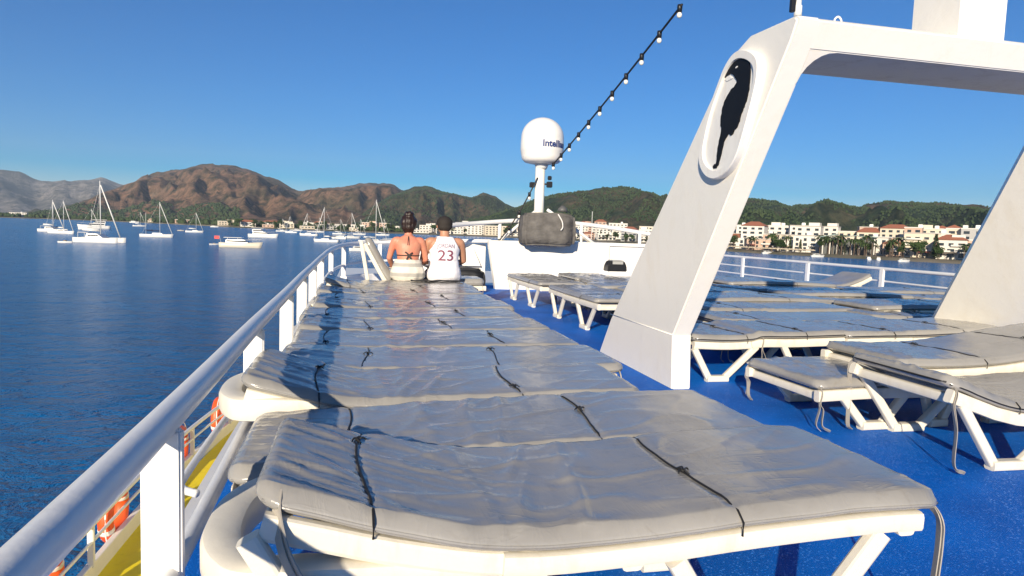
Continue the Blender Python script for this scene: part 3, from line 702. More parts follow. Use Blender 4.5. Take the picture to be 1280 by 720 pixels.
        z += wrk*0.0012*noise.noise((x*16, y*13, seed))
        pe = max(0, (e-0.74)/0.26)        # puckers along the piped edges
        z += wrk*0.006*pe*(0.5-abs(noise.noise((x*13+seed, y*2, 7))))
        return z
    V = []; F = []; ring = None; xs = []
    for i in range(nx+1):
        u = i/nx; x = m0+(m1-m0)*u; xs.append(x)
    ex = [m0+0.000, m0+0.004, m0+0.012, m0+0.024]; xs = sorted(set(ex+[x for x in xs if m0+0.03 < x < m1-0.03]+[m1-(q-m0) for q in ex]))
    def halfw(x):
        d = max(0.0, min(x-m0, m1-x)); c = rc-min(d, rc); return w2-rc+math.sqrt(max(rc*rc-c*c, 0)) - w2*taper*math.exp(-((x-m0)/0.35)**2) + (0.006*noise.noise((x*7, seed, 2)) if hi else 0)
    def thick(x):
        d = max(0.0, min(x-m0, m1-x)); c = re-min(d, re); return T*max(0.12, math.sqrt(max(re*re-c*c, 0))/re)
    nb = 6; ns = 5; per = nyt+1+ns+nb+ns
    for x in xs:
        hwid, th = halfw(x), thick(x); mid = pz(x)+T/2; rr_ = min(th/2, 0.028); loop = []
        for j in range(nyt+1):
            y = -hwid+rr_+(2*hwid-2*rr_)*j/nyt; e = min(1, (hwid-abs(y))/0.045)
            edge = 0.55+0.45*math.sqrt(max(0, 1-(1-e)**2))
            loop.append((y, mid+th/2*edge+th/T*wr(x, y)*min(1, e*2+0.25)))
        zt = mid+th/2*0.55
        for k in range(ns):
            a = math.pi*(k+1)/(ns+1); loop.append((hwid-rr_+rr_*math.sin(a), lerp(zt, mid-th/2, (1-math.cos(a))/2)+0.002*noise.noise((x*30, k, seed))))
        for k in range(nb): loop.append((lerp(hwid-rr_, -hwid+rr_, (k+0.0)/(nb-1)), mid-th/2))
        for k in range(ns):
            a = math.pi*(k+1)/(ns+1); loop.append((-hwid+rr_-rr_*math.sin(a), lerp(mid-th/2, zt, (1-math.cos(a))/2)+0.002*noise.noise((x*30, k, seed+5))))
        sl = (pz(x+0.01)-pz(x-0.01))/0.02; sl = sl if abs(sl) > 0.6 else 0; cs = 1/math.hypot(1, sl)
        V += [(x-sl*cs*(z-pz(x)), y, pz(x)+cs*(z-pz(x))) for y, z in loop]
    n = per
    for i in range(len(xs)-1):
        for j in range(n): F.append((i*n+j, i*n+(j+1)%n, (i+1)*n+(j+1)%n, (i+1)*n+j))
    F.append(tuple(range(n))[::-1]); F.append(tuple(range((len(xs)-1)*n, len(xs)*n)))
    bm = bmesh.new(); vs = [bm.verts.new(v) for v in V]
    for f in F: bm.faces.new([vs[k] for k in f])
    bmesh.ops.recalc_face_normals(bm, faces=bm.faces)
    mt = obj('mattress', bm, VINYL, t, True)
    def top(x, y): return pz(x)+T+wr(x, y)
    bm = bmesh.new()                       # piping seam along the sides
    for s in (-1, 1): sweep(bm, [(x, s*(halfw(x)-0.001), pz(x)+T*0.36) for x in np.linspace(m0+0.02, m1-0.02, 40)], circ(0.0042, 6), up=(0,0,1))
    obj('piping', bm, CORD if zipline else VINYL, None, True).parent = mt
    if zipline:
        bm = bmesh.new(); hh = halfw(m0+0.05); sweep(bm, [(m0-0.002+0.03*(abs(y)/hh)**10, y, pz(m0)+T*0.45) for y in np.linspace(-hh+0.03, hh-0.03, 16)], circ(0.0048, 6)); obj('zip', bm, CORD, None, True).parent = mt
    for ci, c in enumerate(cords):
        bm = bmesh.new(); pts = []; hwid = halfw(c)
        cx = lambda y: c+0.02*math.sin(y*7+seed)
        for y in np.linspace(-hwid+0.02, hwid-0.02, 26): pts.append((cx(y), y, top(cx(y), y)+0.0035-0.006*(abs(y) > hwid-0.05)))
        pts = [(cx(-hwid), -hwid-0.006, pz(c)-0.01), (cx(-hwid), -hwid-0.007, pz(c)+T*0.5)]+pts+[(cx(hwid), hwid+0.007, pz(c)+T*0.5), (cx(hwid), hwid+0.006, pz(c)-0.01)]
        tube(bm, pts, 0.0031, 6)
        ky = (-0.06, 0.12, -0.2, 0.05, 0.2)[(seed+ci)%5]; kz = top(cx(ky), ky)+0.008     # bow knot with two loose ends
        for a in (0.5, 2.3, 3.6, 5.6):
            tube(bm, smooth_path([(cx(ky), ky, kz), (cx(ky)+0.011*math.cos(a+seed), ky+0.011*math.sin(a+seed), kz+0.006), (cx(ky)+0.026*math.cos(a+0.5+seed), ky+0.026*math.sin(a+0.5+seed), kz-0.003)], 4), 0.0026, 5)
        bmesh.ops.create_icosphere(bm, subdivisions=1, radius=0.007, matrix=Matrix.Translation((cx(ky), ky, kz)))
        obj('elastic_cord', bm, CORD, None, True).parent = mt
    for ri, (x, s) in enumerate(ribbons):
        x = min(max(x, m0+0.03), m1-0.03); bm = bmesh.new(); hwid = halfw(x)-0.002; z0 = pz(x)+0.02
        for q in range(2):
            d = 0.03*q; fall = z0-(0.0 if z0 < 0.6 else 0.1)
            off = rng.uniform(-.03,.03)
            path = smooth_path([(x, s*(hwid-0.06), z0), (x, s*(hwid+0.004+d*0.3), z0-0.03), (x+(0.01 if x > 1 else -0.01), s*(hwid+0.006+d*0.3), z0-0.10), (x+off*0.5+d*0.3, s*(hwid+0.012+d*0.3), fall*0.5), (x+off, s*(hwid+0.004+d), 0.05), (x+off+0.03, s*(hwid+0.01+d*2), 0.012+0.012*q)], 6)
            sweep(bm, path, [(-0.012,-0.0014),(0.012,-0.0014),(0.012,0.0014),(-0.012,0.0014)], up=(0.9,0.3*s,0.2))
        obj('tie_ribbon', bm, RIBBON, None).parent = mt
    t['_top'] = 0
    del t['_top']
    if extra:
        for q in (0, 1):
            bm = bmesh.new(); pth = smooth_path([(x+q*0.05*i/len(extra), y-0.012*q, z) for i, (x, y, z) in enumerate(extra)], 6)
            sweep(bm, pth, [(-0.013,-0.0014),(0.013,-0.0014),(0.013,0.0014),(-0.013,0.0014)], up=(0.5+0.4*q,0.6,0.2)); obj('tie_ribbon', bm, RIBBON, None).parent = mt
    return t

GR = 'grey loungers in the long row by the port rail'
def place(t, x, y, rz=0.0, z=0.0): t.location = (x, y, z); t.rotation_euler = (0,0,rz); return t
RX = -0.40
# the near four are each their own shape
l1 = lounger('nearest grey padded lounger of the long row, its head end propped up highest', GR, L=1.88, W=0.62, m0=0.185, m1=1.93, hinge=0.78, rail_h=0.052, extra=[(0.24,-0.25,0.545),(0.235,-0.285,0.50),(0.26,-0.335,0.42),(0.33,-0.355,0.30),(0.42,-0.36,0.12),(0.45,-0.37,0.02)],
    prof=[(0.10,0.535),(0.16,0.525),(0.31,0.485),(0.5,0.435),(0.75,0.392),(1.06,0.395),(1.35,0.415),(1.67,0.43),(1.85,0.43),(1.98,0.41)], base_z=0.355, tip=0.087, taper=0.10, cords=(0.42,1.30), seed=4, hi=True, wrk=1.0, ribbons=((1.95,-1),), legs=((0.18,0.42,0.56,0.84),(1.16,1.36,1.48,1.74)))
place(l1, RX, 1.76)
l2 = lounger('second grey lounger of the long row, lying flat, head tucked under the mid rail', GR, L=1.9, W=0.625, m0=0.02, m1=1.86, hinge=0.72,
    prof=[(0.0,0.335),(0.3,0.355),(0.7,0.375),(1.0,0.39),(1.4,0.405),(1.95,0.405)], base_z=0.24, hoop=False, cords=(0.36,1.22), seed=7, hi=True, wrk=0.9, ribbons=((0.03,-1),))
place(l2, RX, 2.40)
l3 = lounger('third grey lounger of the long row, head end lifted behind the second rail post', GR, L=1.84, W=0.625, m0=0.17, m1=1.86, hinge=0.78,
    prof=[(0.0,0.515),(0.15,0.487),(0.35,0.435),(0.55,0.388),(0.75,0.37),(1.1,0.38),(1.9,0.40)], base_z=0.395, tip=0.10, cords=(0.46,1.30), seed=11, hi=True, wrk=0.9, ribbons=((1.77,-1),))
place(l3, RX-0.22, 3.08)
l4 = lounger('fourth grey lounger of the long row, flat, its corner ribbon hanging toward the arch', GR, L=1.84, W=0.625, m0=0.06, m1=1.86, hinge=0.72,
    prof=[(0.0,0.40),(0.3,0.385),(0.75,0.37),(1.2,0.38),(1.95,0.39)], base_z=0.27, cords=(0.5,1.2), seed=13, hi=False, wrk=1.0, ribbons=((1.83,-1),))
place(l4, RX-0.06, 3.68)
pA = lounger('fifth grey lounger of the long row, flat with its cord tied left of centre', GR, L=1.84, W=0.625, prof=[(0.0,0.39),(0.3,0.38),(0.75,0.37),(1.2,0.38),(1.95,0.39)], base_z=0.26, cords=(0.30,1.36), seed=17, ribbons=((1.83,-1),), wrk=1.0)
place(pA, RX-0.09, 4.32)
pB = lounger('sixth grey lounger of the long row, flat with a crumpled middle', GR, L=1.84, W=0.625, prof=[(0.0,0.41),(0.3,0.385),(0.75,0.365),(1.2,0.38),(1.95,0.39)], base_z=0.26, cords=(0.56,1.12), seed=22, ribbons=((1.83,-1),), wrk=1.2)
place(pB, RX-0.10, 4.96)
pC = lounger('eleventh grey lounger of the long row, head flap lifted by the last straight rail post', GR, L=1.84, W=0.625, prof=[(0.0,0.51),(0.2,0.46),(0.5,0.385),(0.75,0.37),(1.2,0.38),(1.95,0.39)], base_z=0.26, cords=(0.36,1.2), seed=29, ribbons=((1.83,-1),), wrk=1.1)
place(pC, RX-0.08, 8.16)
for i, (p, dx, lab) in enumerate(((pA,-0.06,'seventh grey lounger of the long row, between the crumpled one and the reflections'),(pB,0.0,'eighth grey lounger of the long row, glossy, reflecting the seated couple'),(pA,-0.03,'ninth grey lounger of the long row, two behind the reflection'),(pB,-0.05,'tenth grey lounger of the long row, two in front of the seated couple'))):
    dup(p, (RX-0.08+dx, 5.60+0.64*i, 0.004*(i%2)), 0, lab)
dup(pA, (RX-0.1, 8.80, 0), 0, 'twelfth grey lounger of the long row, the seated couple on it')
l13 = lounger('last lounger of the long row with its backrest raised steeply beside the woman', GR, L=1.95, W=0.62, m0=0.27, m1=1.9, hinge=0.62,
    prof=[(0.26,0.97),(0.30,0.90),(0.46,0.61),(0.58,0.41),(0.64,0.365),(0.75,0.35),(1.2,0.36),(1.95,0.37)], base_z=0.28, cords=(1.3,), T=0.09, seed=31, ribbons=((1.88,-1),), hoop=True, wrk=0.8)
place(l13, -0.22, 9.46)

# ---- the loungers on the starboard side
GS = 'grey loungers crowded on the starboard side'
def stub(label, L, W, prof, seed, **k):
    k.setdefault('legs', ((0.06,0.20,0.32,0.52),(L-0.75,L-0.55,L-0.42,L-0.22)))
    return lounger(label, GS, L=L, W=W, m0=k.pop('m0',0.0), m1=k.pop('m1',L+0.02), prof=prof, seed=seed, hoop=False, hinge=k.pop('hinge',L*0.42), cords=k.pop('cords',(0.45,L-0.4)), **k)
lc = stub('grey lounger right beside the arch leg, open triangular leg, head half raised on a rail', 1.38, 0.72, [(0.0,0.325),(0.3,0.315),(0.52,0.325),(0.60,0.345),(0.9,0.345),(1.4,0.36)], 41, hinge=0.56, ribbons=((0.60,-1),(1.36,-1)), zipline=True, legs=((0.02,0.16,0.30,0.56),(0.8,0.95,1.1,1.3)), rest=True)
place(lc, 2.53, 5.14)
ld = stub('low grey lounger with a pointed corner tucked between two others, two ribbons trailing', 1.1, 0.72, [(0.0,0.255),(0.5,0.265),(1.1,0.25)], 43, m0=0.0, cords=(0.7,), ribbons=((0.03,-1),(0.03,1)), hinge=0.06, rest=False, legs=((0.20,0.36,0.50,0.64),(0.80,0.86,0.95,1.02)))
place(ld, 2.62, 3.80, rad(2))
lf = stub('flat grey lounger showing its cream edge in front of the right arch leg', 1.55, 0.68, [(0.0,0.35),(0.3,0.355),(0.7,0.36),(1.1,0.375),(1.6,0.40)], 47, zipline=True, ribbons=(), hinge=0.7)
place(lf, 3.86, 5.08, rad(1))
le_ = lounger('large grey lounger at the right picture edge, raised end, black zip, long hanging ribbon', GS, L=1.98, W=0.71, m0=0.0, m1=1.95, prof=[(0.0,0.435),(0.1,0.405),(0.22,0.36),(0.42,0.305),(0.7,0.285),(1.0,0.295),(1.4,0.32),(1.95,0.33)], hinge=0.07, rest=False, base_z=0.28, hoop=False, cords=(0.42,1.25), seed=53, hi=True, zipline=True, ribbons=((0.03,1),(0.04,-1)), legs=((0.10,0.33,0.50,0.72),(1.18,1.42,1.56,1.75)))
le_.location = (2.83, 3.09, 0); le_.rotation_euler = (0,0,rad(-1))
lg = lounger('grey lounger at the right edge with a raised darker head panel and corded seam', GS, L=1.98, W=0.70, m0=0.02, m1=1.95, prof=[(0.0,0.37),(0.4,0.365),(0.7,0.375),(1.0,0.405),(1.4,0.46),(1.95,0.53)], hinge=0.06, rest=False, hoop=False, cords=(0.66,1.3), seed=59, ribbons=(), wrk=1.0, legs=((0.62,0.74,0.85,0.98),(1.34,1.5,1.6,1.78)), legh=0.42)
lg.location = (3.22, 3.84, 0); lg.rotation_euler = (0,0,rad(1))
# front pair by the bulkhead
lb = lounger('grey lounger nearest the arch in the small group by the front wall, crumpled cover', GS, L=1.9, W=0.74, m0=0.0, m1=1.80, prof=[(0.0,0.36),(0.3,0.355),(0.8,0.35),(1.3,0.35),(1.85,0.35)], hinge=0.7, hoop=False, cords=(1.3,), seed=61, ribbons=((1.78,1),), wrk=1.5, legs=((0.15,0.32,0.46,0.66),(1.16,1.34,1.5,1.74)))
lb.location = (2.92, 9.05, 0); lb.rotation_euler = (0,0,rad(-88))
la = dup(lb, (2.83, 11.35, 0), rad(-87), 'grey lounger farthest forward in front of the white wall below the covered box')
la2 = dup(lb, (3.72, 11.3, 0.03), rad(-90), 'grey lounger against the front wall carrying the black bag')
lb2 = dup(lb, (3.72, 9.0, -0.01), rad(-91), 'grey lounger in the front group half hidden behind the leaning arch leg')
# crowd beyond the arch, rows of transverse loungers
q1 = lounger('flat grey lounger just behind the one at the arch leg, cord loops on top', GS, L=1.95, W=0.70, m1=1.93, prof=[(0.0,0.35),(0.5,0.345),(1.2,0.345),(1.95,0.35)], hoop=False, cords=(0.5,), seed=71, ribbons=((0.13,-1),), zipline=True)
place(q1, 3.1, 5.86)
q2 = lounger('grey lounger with its end flap raised steeply near the starboard railing', GS, L=1.95, W=0.72, m1=1.93, prof=[(0.0,0.345),(0.9,0.345),(1.35,0.36),(1.7,0.46),(1.95,0.57)], hoop=False, cords=(0.6,), seed=73, ribbons=())
place(q2, 6.9, 10.55, rad(4))
q3 = lounger('lounger seen edge-on in the arch shadow with cream rail and dark gap beneath', GS, L=1.9, W=0.70, m1=1.93, prof=[(0.0,0.37),(0.3,0.39),(1.1,0.40),(1.95,0.38)], hoop=False, cords=(1.2,), seed=79, ribbons=((0.6,-1),))
place(q3, 3.75, 7.42, rad(2))
crowd = []; rng = random.Random(8)
ROWN = ['first','second','third','fourth','fifth','sixth','seventh']
for r_ in range(7):
    for c_ in range(3):
        if (r_, c_) in ((0,0),(2,0),(6,2)): continue       # q1, q3 and q2 themselves stand there
        x = 3.12+2.0*c_+rng.uniform(-.12,.12)+(0.25 if r_ % 2 else 0); y = 5.86+0.77*r_+rng.uniform(-.04,.04)+(0.45 if c_ == 1 and r_ == 0 else 0)
        if c_ == 1 and r_ == 0: y = 6.28
        colour = 'sunlit' if c_ == 2 else ('partly shaded' if c_ == 1 else 'shaded')
        side = ('nearest the leaning arch leg', 'in the middle of its row', 'by the starboard railing')[c_]
        crowd.append((rng.choice((q1,q3)), x, y, rng.uniform(-4,4), rng.uniform(-.005,.045), f'{colour} flat grey lounger, {ROWN[r_]} row beyond the arch, {side}'))
for p, x, y, a, z, lab in crowd: dup(p, (x, y, z), rad(a), lab)
# ================================================================== THE SEATED COUPLE (seen from behind, looking out over the bow)
def skinmat(name, col, red):
    m = mat(name, col, 0.5, 0.4); p = PB(m); v = coords(m)
    LK(m, mixc(m, ramp(m, nz(m, v, 9, 4), [(0.35, g3(0)), (0.7, g3(1))]), col, red), p.inputs['Base Color'])
    p.inputs['Subsurface Weight'].default_value = 0.08; p.inputs['Subsurface Scale'].default_value = 0.01
    LK(m, bump(m, nz(m, v, 120, 2), 0.1, 0.002), p.inputs['Normal']); return m
SKINW = skinmat('sunburnt_skin', (0.62,0.27,0.17), (0.60,0.20,0.13)); SKINM = skinmat('tanned_skin', (0.48,0.25,0.15), (0.44,0.21,0.13))
HAIR = mat('dark_hair', (0.022,0.010,0.007), 0.45); m = HAIR
LK(m, bump(m, nz(m, coords(m, (60,60,6)), 3, 3), 0.6, 0.006), PB(m).inputs['Normal'])
def fabric(name, col):
    m = mat(name, col, 0.85, 0.2); LK(m, bump(m, nz(m, coords(m), 14, 4, 0.6), 0.5, 0.02), PB(m).inputs['Normal']); return m
TANK = fabric('white_jersey', (0.78,0.76,0.78)); DKBIK = mat('dark_bikini', (0.03,0.022,0.02), 0.7); JEANS = fabric('dark_trunks', (0.02,0.022,0.03))
STRIPE = fabric('striped_shorts', (0.66,0.61,0.52)); m = STRIPE
tc = N(m, 'ShaderNodeTexCoord'); sx = N(m, 'ShaderNodeSeparateXYZ'); LK(m, tc.outputs['Object'], sx.inputs[0])
mt_ = N(m, 'ShaderNodeMath', operation='FRACT'); mu = N(m, 'ShaderNodeMath', operation='MULTIPLY'); mu.inputs[1].default_value = 7.6
LK(m, sx.outputs['Z'], mu.inputs[0]); LK(m, mu.outputs[0], mt_.inputs[0])
LK(m, ramp(m, mt_.outputs[0], [(0.44, (0.68,0.63,0.54)), (0.47, (0.40,0.38,0.34)), (0.80, (0.40,0.38,0.34)), (0.84, (0.68,0.63,0.54))]), PB(m).inputs['Base Color'])

def loft(bm, rings, n=24):
    """rings: (centre, half-width, half-depth, tilt) -> closed skin"""
    R = []
    for c, a, b in rings:
        R.append([bm.verts.new((c[0]+a*math.cos(t), c[1]+b*math.sin(t), c[2])) for t in [2*math.pi*i/n for i in range(n)]])
    for A, B in zip(R, R[1:]):
        for i in range(n): bm.faces.new((A[i], A[(i+1)%n], B[(i+1)%n], B[i]))
    bm.faces.new(R[0][::-1]); bm.faces.new(R[-1])
def limb(bm, pts, radii, n=14):
    P = [Vector(p) for p in pts]; Q = smooth_path(P, 5); S = np.interp(np.linspace(0, len(P)-1, len(Q)), range(len(P)), radii)
    sweep(bm, Q, circ(1, n), up=(0.13,0.21,0.97), scales=list(S))
    for q, s in ((Q[0], S[0]), (Q[-1], S[-1])): bmesh.ops.create_uvsphere(bm, u_segments=12, v_segments=8, radius=s, matrix=Matrix.Translation(q))
def hand(bm, wrist, d, palm_n, s):
    d = Vector(d).normalized(); nrm = Vector(palm_n).normalized(); side = d.cross(nrm).normalized(); w_ = Vector(wrist)
    for k in range(5): bmesh.ops.create_uvsphere(bm, u_segments=10, v_segments=8, radius=0.021, matrix=Matrix.Translation(w_+d*(0.02+0.015*k)+side*0.012)); bmesh.ops.create_uvsphere(bm, u_segments=10, v_segments=8, radius=0.021, matrix=Matrix.Translation(w_+d*(0.02+0.015*k)-side*0.014))
    for i, (o, L) in enumerate(((-0.033,0.066),(-0.011,0.078),(0.011,0.074),(0.032,0.058))):
        a = w_+d*0.085+side*o; b = a+d*L*0.5-nrm*0.010; c = b+d*L*0.32-nrm*0.028
        limb(bm, [a-d*0.02, a, b, c], [0.0095,0.0095,0.0085,0.0075], 8)
    a = w_+d*0.03+side*s*0.03; limb(bm, [a, a+side*s*0.022+d*0.028, a+side*s*0.020+d*0.06-nrm*0.01], [0.012,0.0105,0.009], 8)
def remesh(bm, vox, it=6):
    me = bpy.data.meshes.new('body'); bm.to_mesh(me); bm.free(); o = bpy.data.objects.new('body', me); C.objects.link(o)
    md = o.modifiers.new('r', 'REMESH'); md.mode = 'VOXEL'; md.voxel_size = vox
    s = o.modifiers.new('s', 'SMOOTH'); s.factor = 0.5; s.iterations = it
    out = bpy.data.meshes.new_from_object(o.evaluated_get(bpy.context.evaluated_depsgraph_get())); bpy.data.objects.remove(o); return out
def shell(name, me, keep, off, m, parent, thick=0.004, puff=None):
    """clothing: the part of the body surface inside keep(), lifted off the skin"""
    bm = bmesh.new(); bm.from_mesh(me); bm.normal_update()
    bmesh.ops.delete(bm, geom=[f for f in bm.faces if not keep(f.calc_center_median())], context='FACES')
    for v in bm.verts:
        n = v.normal.copy(); v.co += n*(off+(puff(v.co) if puff else 0))
    o = obj(name, bm, m, parent, True); md = o.modifiers.new('t', 'SOLIDIFY'); md.thickness = thick; md.offset = -1
    return o
def seated(t, sk, male, sc, arms, lean=0.05):
    """origin on the seat under the pelvis, facing +y"""
    bm = bmesh.new(); s = sc
    k = 1.0 if male else 0.90; hip = 0.185 if male else 0.205
    L = lambda z: lean*(z**1.3)*1.2 - 0.02
    T = [((0,0.00,0.012),hip*0.80,0.115),((0,0.0,0.06),hip*1.02,0.14),((0,L(.12),0.12),hip*1.0,0.13),((0,L(.2),0.20),hip*0.88,0.115),((0,L(.28),0.28),0.150*k,0.105),((0,L(.36),0.36),0.160*k,0.112),((0,L(.44),0.44),0.178*k,0.118),((0,L(.50),0.50),0.188*k,0.112),((0,L(.545),0.545),0.18*k,0.095),((0,L(.58),0.580),0.125*k,0.07),((0,L(.60)+.005,0.61),0.068*k,0.060)]
    loft(bm, T)
    y6 = L(.6)
    limb(bm, [(0,y6,0.57),(0,y6+0.015,0.64),(0,y6+0.025,0.70)], [0.062*k,0.056*k,0.056*k])
    hy, hz = y6+0.045, 0.765
    for (dx, dy, dz, a, b, c) in ((0,0,0.01,0.086,0.104,0.106),(0,0.028,-0.045,0.070,0.076,0.080),(0,0.055,-0.085,0.038,0.035,0.035)):
        bmesh.ops.create_uvsphere(bm, u_segments=20, v_segments=14, radius=1, matrix=Matrix.Translation((dx,hy+dy,hz+dz)) @ Matrix.Diagonal((a,b,c,1)))
    limb(bm, [(0,hy+0.092,hz+0.0),(0,hy+0.112,hz-0.028)], [0.010,0.016])              # nose
    limb(bm, [(-0.022,hy+0.088,hz-0.062),(0.022,hy+0.088,hz-0.062)], [0.009,0.009])   # lips
    for e in (-1, 1):
        bmesh.ops.create_uvsphere(bm, u_segments=10, v_segments=8, radius=1, matrix=Matrix.Translation((e*0.088,hy-0.005,hz-0.015)) @ Matrix.Diagonal((0.010,0.020,0.032,1)))
        limb(bm, [(e*0.09*k,0.0,0.085),(e*0.11,0.24,0.085),(e*0.12,0.44,0.085)], [0.098*k+.004,0.078,0.060])     # thighs
        limb(bm, [(e*0.12,0.44,0.085),(e*0.12,0.47,-0.06),(e*0.12,0.44,-0.27),(e*0.12,0.42,-0.36)], [0.060,0.056,0.042,0.038])
        limb(bm, [(e*0.12,0.40,-0.375),(e*0.125,0.50,-0.395),(e*0.13,0.60,-0.405)], [0.040,0.036,0.026])
        sh, el, wr, hd = arms[0 if e < 0 else 1]
        shp = (e*0.178*k, L(.52), 0.528)
        limb(bm, [(e*0.11*k, L(.54), 0.535), shp, (shp[0]*0.5+el[0]*0.5+e*0.008, shp[1]*0.5+el[1]*0.5, shp[2]*0.5+el[2]*0.5), el], [0.058*k,0.062*k,0.049*k,0.040*k])
        limb(bm, [el, tuple(lerp(el[i], wr[i], 0.35) for i in range(3)), wr], [0.041*k,0.042*k,0.028*k])
        hand(bm, wr, hd, (0,0.2,1), -e)
    me = remesh(bm, 0.0075); o = bpy.data.objects.new('body', me); C.objects.link(o); me.materials.append(sk); o.parent = t
    me.polygons.foreach_set('use_smooth', [True]*len(me.polygons))
    for e in (-1, 1):
        bb = bmesh.new(); bmesh.ops.create_uvsphere(bb, u_segments=10, v_segments=8, radius=0.011, matrix=Matrix.Translation((e*0.031,hy+0.086,hz-0.005)))
        obj('eye', bb, mat('eye', (0.05,0.03,0.02), 0.1), t, True)
    return me, L, hy, hz, k

SEAT = 0.436
# the woman
wm = thing('person', 'woman seen from behind with dark hair pinned up, tied bikini top and striped shorts, seated', 'person', (0.62,8.98,SEAT), rad(-3))
armsW = (((0,0,0),(-0.235,0.10,0.30),(-0.20,0.30,0.17),(0.35,0.9,-0.2)), ((0,0,0),(0.225,0.12,0.29),(0.12,0.32,0.17),(-0.3,0.9,-0.2)))
me, L, hy, hz, k = seated(wm, SKINW, False, 1, armsW, 0.10)
shell('shorts', me, lambda c: (c.z < 0.285 and c.y < 0.36 and c.z > -0.03 and abs(c.x) < 0.26) and not (c.z > 0.17 and c.y > 0.14) and not (c.z > 0.19 and abs(c.x) > 0.188), 0.016, STRIPE, wm, 0.005, lambda c: 0.010*noise.noise((c.x*14, c.y*14, c.z*9)))
bk = bpy.data.objects.new('bikini_top', bpy.data.meshes.new('bikini_top'))
band = lambda c: (0.335 < c.z < 0.352 and abs(c.x) < 0.165 and c.y < 0.30) or (c.y > 0.09 and 0.34 < c.z < 0.45 and abs(c.x) < 0.14)
bik = shell('bikini_top', me, band, 0.004, DKBIK, wm, 0.003)
tree_w = BVHTree.FromPolygons([v.co for v in me.vertices], [p.vertices for p in me.polygons])
def back_pt(tree, x, z, off=0.006):
    h = tree.ray_cast(Vector((x,-1,z)), Vector((0,1,0))); return (h[0]+Vector((0,-off,0))) if h[0] else Vector((x,0,z))
bm = bmesh.new()
for dx, dz in ((-0.05,0.045),(0.045,0.035),(-0.03,-0.06),(0.035,-0.075)):
    pts = [back_pt(tree_w, 0.01, 0.343, 0.010), back_pt(tree_w, 0.01+dx*0.6, 0.343+dz*0.6+0.006, 0.014), back_pt(tree_w, 0.01+dx, 0.343+dz, 0.009)]
    sweep(bm, smooth_path(pts, 4), [(-0.011,-0.002),(0.011,-0.002),(0.011,0.002),(-0.011,0.002)], up=(0,1,0.05))
obj('bikini_tie', bm, DKBIK, wm); bm = bmesh.new()
for s in (-1, 1): sweep(bm, smooth_path([back_pt(tree_w, s*0.001, 0.60, 0.006), back_pt(tree_w, s*0.006, 0.55, 0.006), back_pt(tree_w, s*0.010, 0.48, 0.008)], 4), [(-0.004,-0.0015),(0.004,-0.0015),(0.004,0.0015),(-0.004,0.0015)], up=(0,1,0.05))
obj('halter_string', bm, DKBIK, wm)
bm = bmesh.new()
for c, r in (((0,hy-0.016,hz+0.022),(0.106,0.112,0.112)),((0,hy-0.045,hz-0.03),(0.090,0.078,0.085)),((0.0,hy-0.035,hz-0.085),(0.07,0.055,0.06)),((0,hy-0.045,hz+0.125),(0.062,0.06,0.05))):
    bmesh.ops.create_uvsphere(bm, u_segments=18, v_segments=12, radius=1, matrix=Matrix.Translation(c) @ Matrix.Diagonal((*r,1)))
hm = remesh(bm, 0.009, 3)
for v in hm.vertices: v.co += v.normal*(0.008*noise.noise((v.co.x*30, v.co.y*30, v.co.z*14))+0.004*math.sin(v.co.x*140))
bm = bmesh.new(); bm.from_mesh(hm); bmesh.ops.delete(bm, geom=[f for f in bm.faces if f.calc_center_median().y > hy+0.05 and f.calc_center_median().z < hz+0.05], context='FACES')
ho = obj('hair', bm, HAIR, wm, True)
# the man
mn = thing('person', 'man seen from behind with short dark hair in a white sleeveless jersey numbered twenty-three', 'person', (1.105,9.02,SEAT), rad(2))
armsM = (((0,0,0),(-0.245,0.13,0.28),(-0.13,0.34,0.17),(0.4,0.9,-0.15)), ((0,0,0),(0.245,0.13,0.28),(0.13,0.34,0.17),(-0.4,0.9,-0.15)))
mn.scale = (1.12, 1.0, 0.965); wm.scale = (1.03, 1.0, 0.965)
me, L, hy, hz, k = seated(mn, SKINM, True, 1, armsM, 0.10)
def jersey(c):
    if c.z < 0.01 or c.z > 0.60: return False
    if c.z > 0.585 and c.y > L(.58)+0.0: return False
    ax = 0.182 if c.z < 0.40 else 0.182-(c.z-0.40)*0.52+0.25*max(0, c.z-0.54)
    return abs(c.x) < max(ax, 0.075)+(0.06 if c.z < 0.22 else 0) and c.y < 0.24 and not (c.z < 0.16 and c.y > 0.14)
jer = shell('jersey', me, jersey, 0.014, TANK, mn, 0.004, lambda c: 0.012*max(0, 0.3-c.z)*2*(0.5+noise.noise((c.x*12, c.y*9, c.z*16)))+0.004*noise.noise((c.x*9, 3, c.z*12)))
shell('trunks', me, lambda c: c.z < 0.19 and c.z > -0.03 and c.y < 0.40 and abs(c.x) < 0.25 and (c.y > 0.05 or c.z < 0.05), 0.008, JEANS, mn, 0.004)
bm = bmesh.new(); bm.from_mesh(jer.data); tj = BVHTree.FromBMesh(bm); bm.free()
INK = mat('maroon_print', (0.20,0.05,0.09), 0.7); INK2 = mat('pale_grey_print', (0.26,0.20,0.27), 0.7)
for txt, size, z0, mm, nm, arc in (('JORDAN', 0.078, 0.462, INK2, 'name_print', 0.35), ('23', 0.205, 0.285, INK, 'number_print', 0.0)):
    vs, fs = text_mesh(txt, size, 0.0015); out = []
    for v in vs:
        x = v.x*(0.69 if arc else 0.98); z = z0+v.y*1.0-arc*x*x*2.2
        p = back_pt(tj, x, z, 0.004); out.append(tuple(p))
    ob = obj(nm, (out, [f[::-1] for f in fs]), mm); ob.parent = jer
    md = ob.modifiers.new('t', 'SOLIDIFY'); md.thickness = 0.001
bm = bmesh.new()
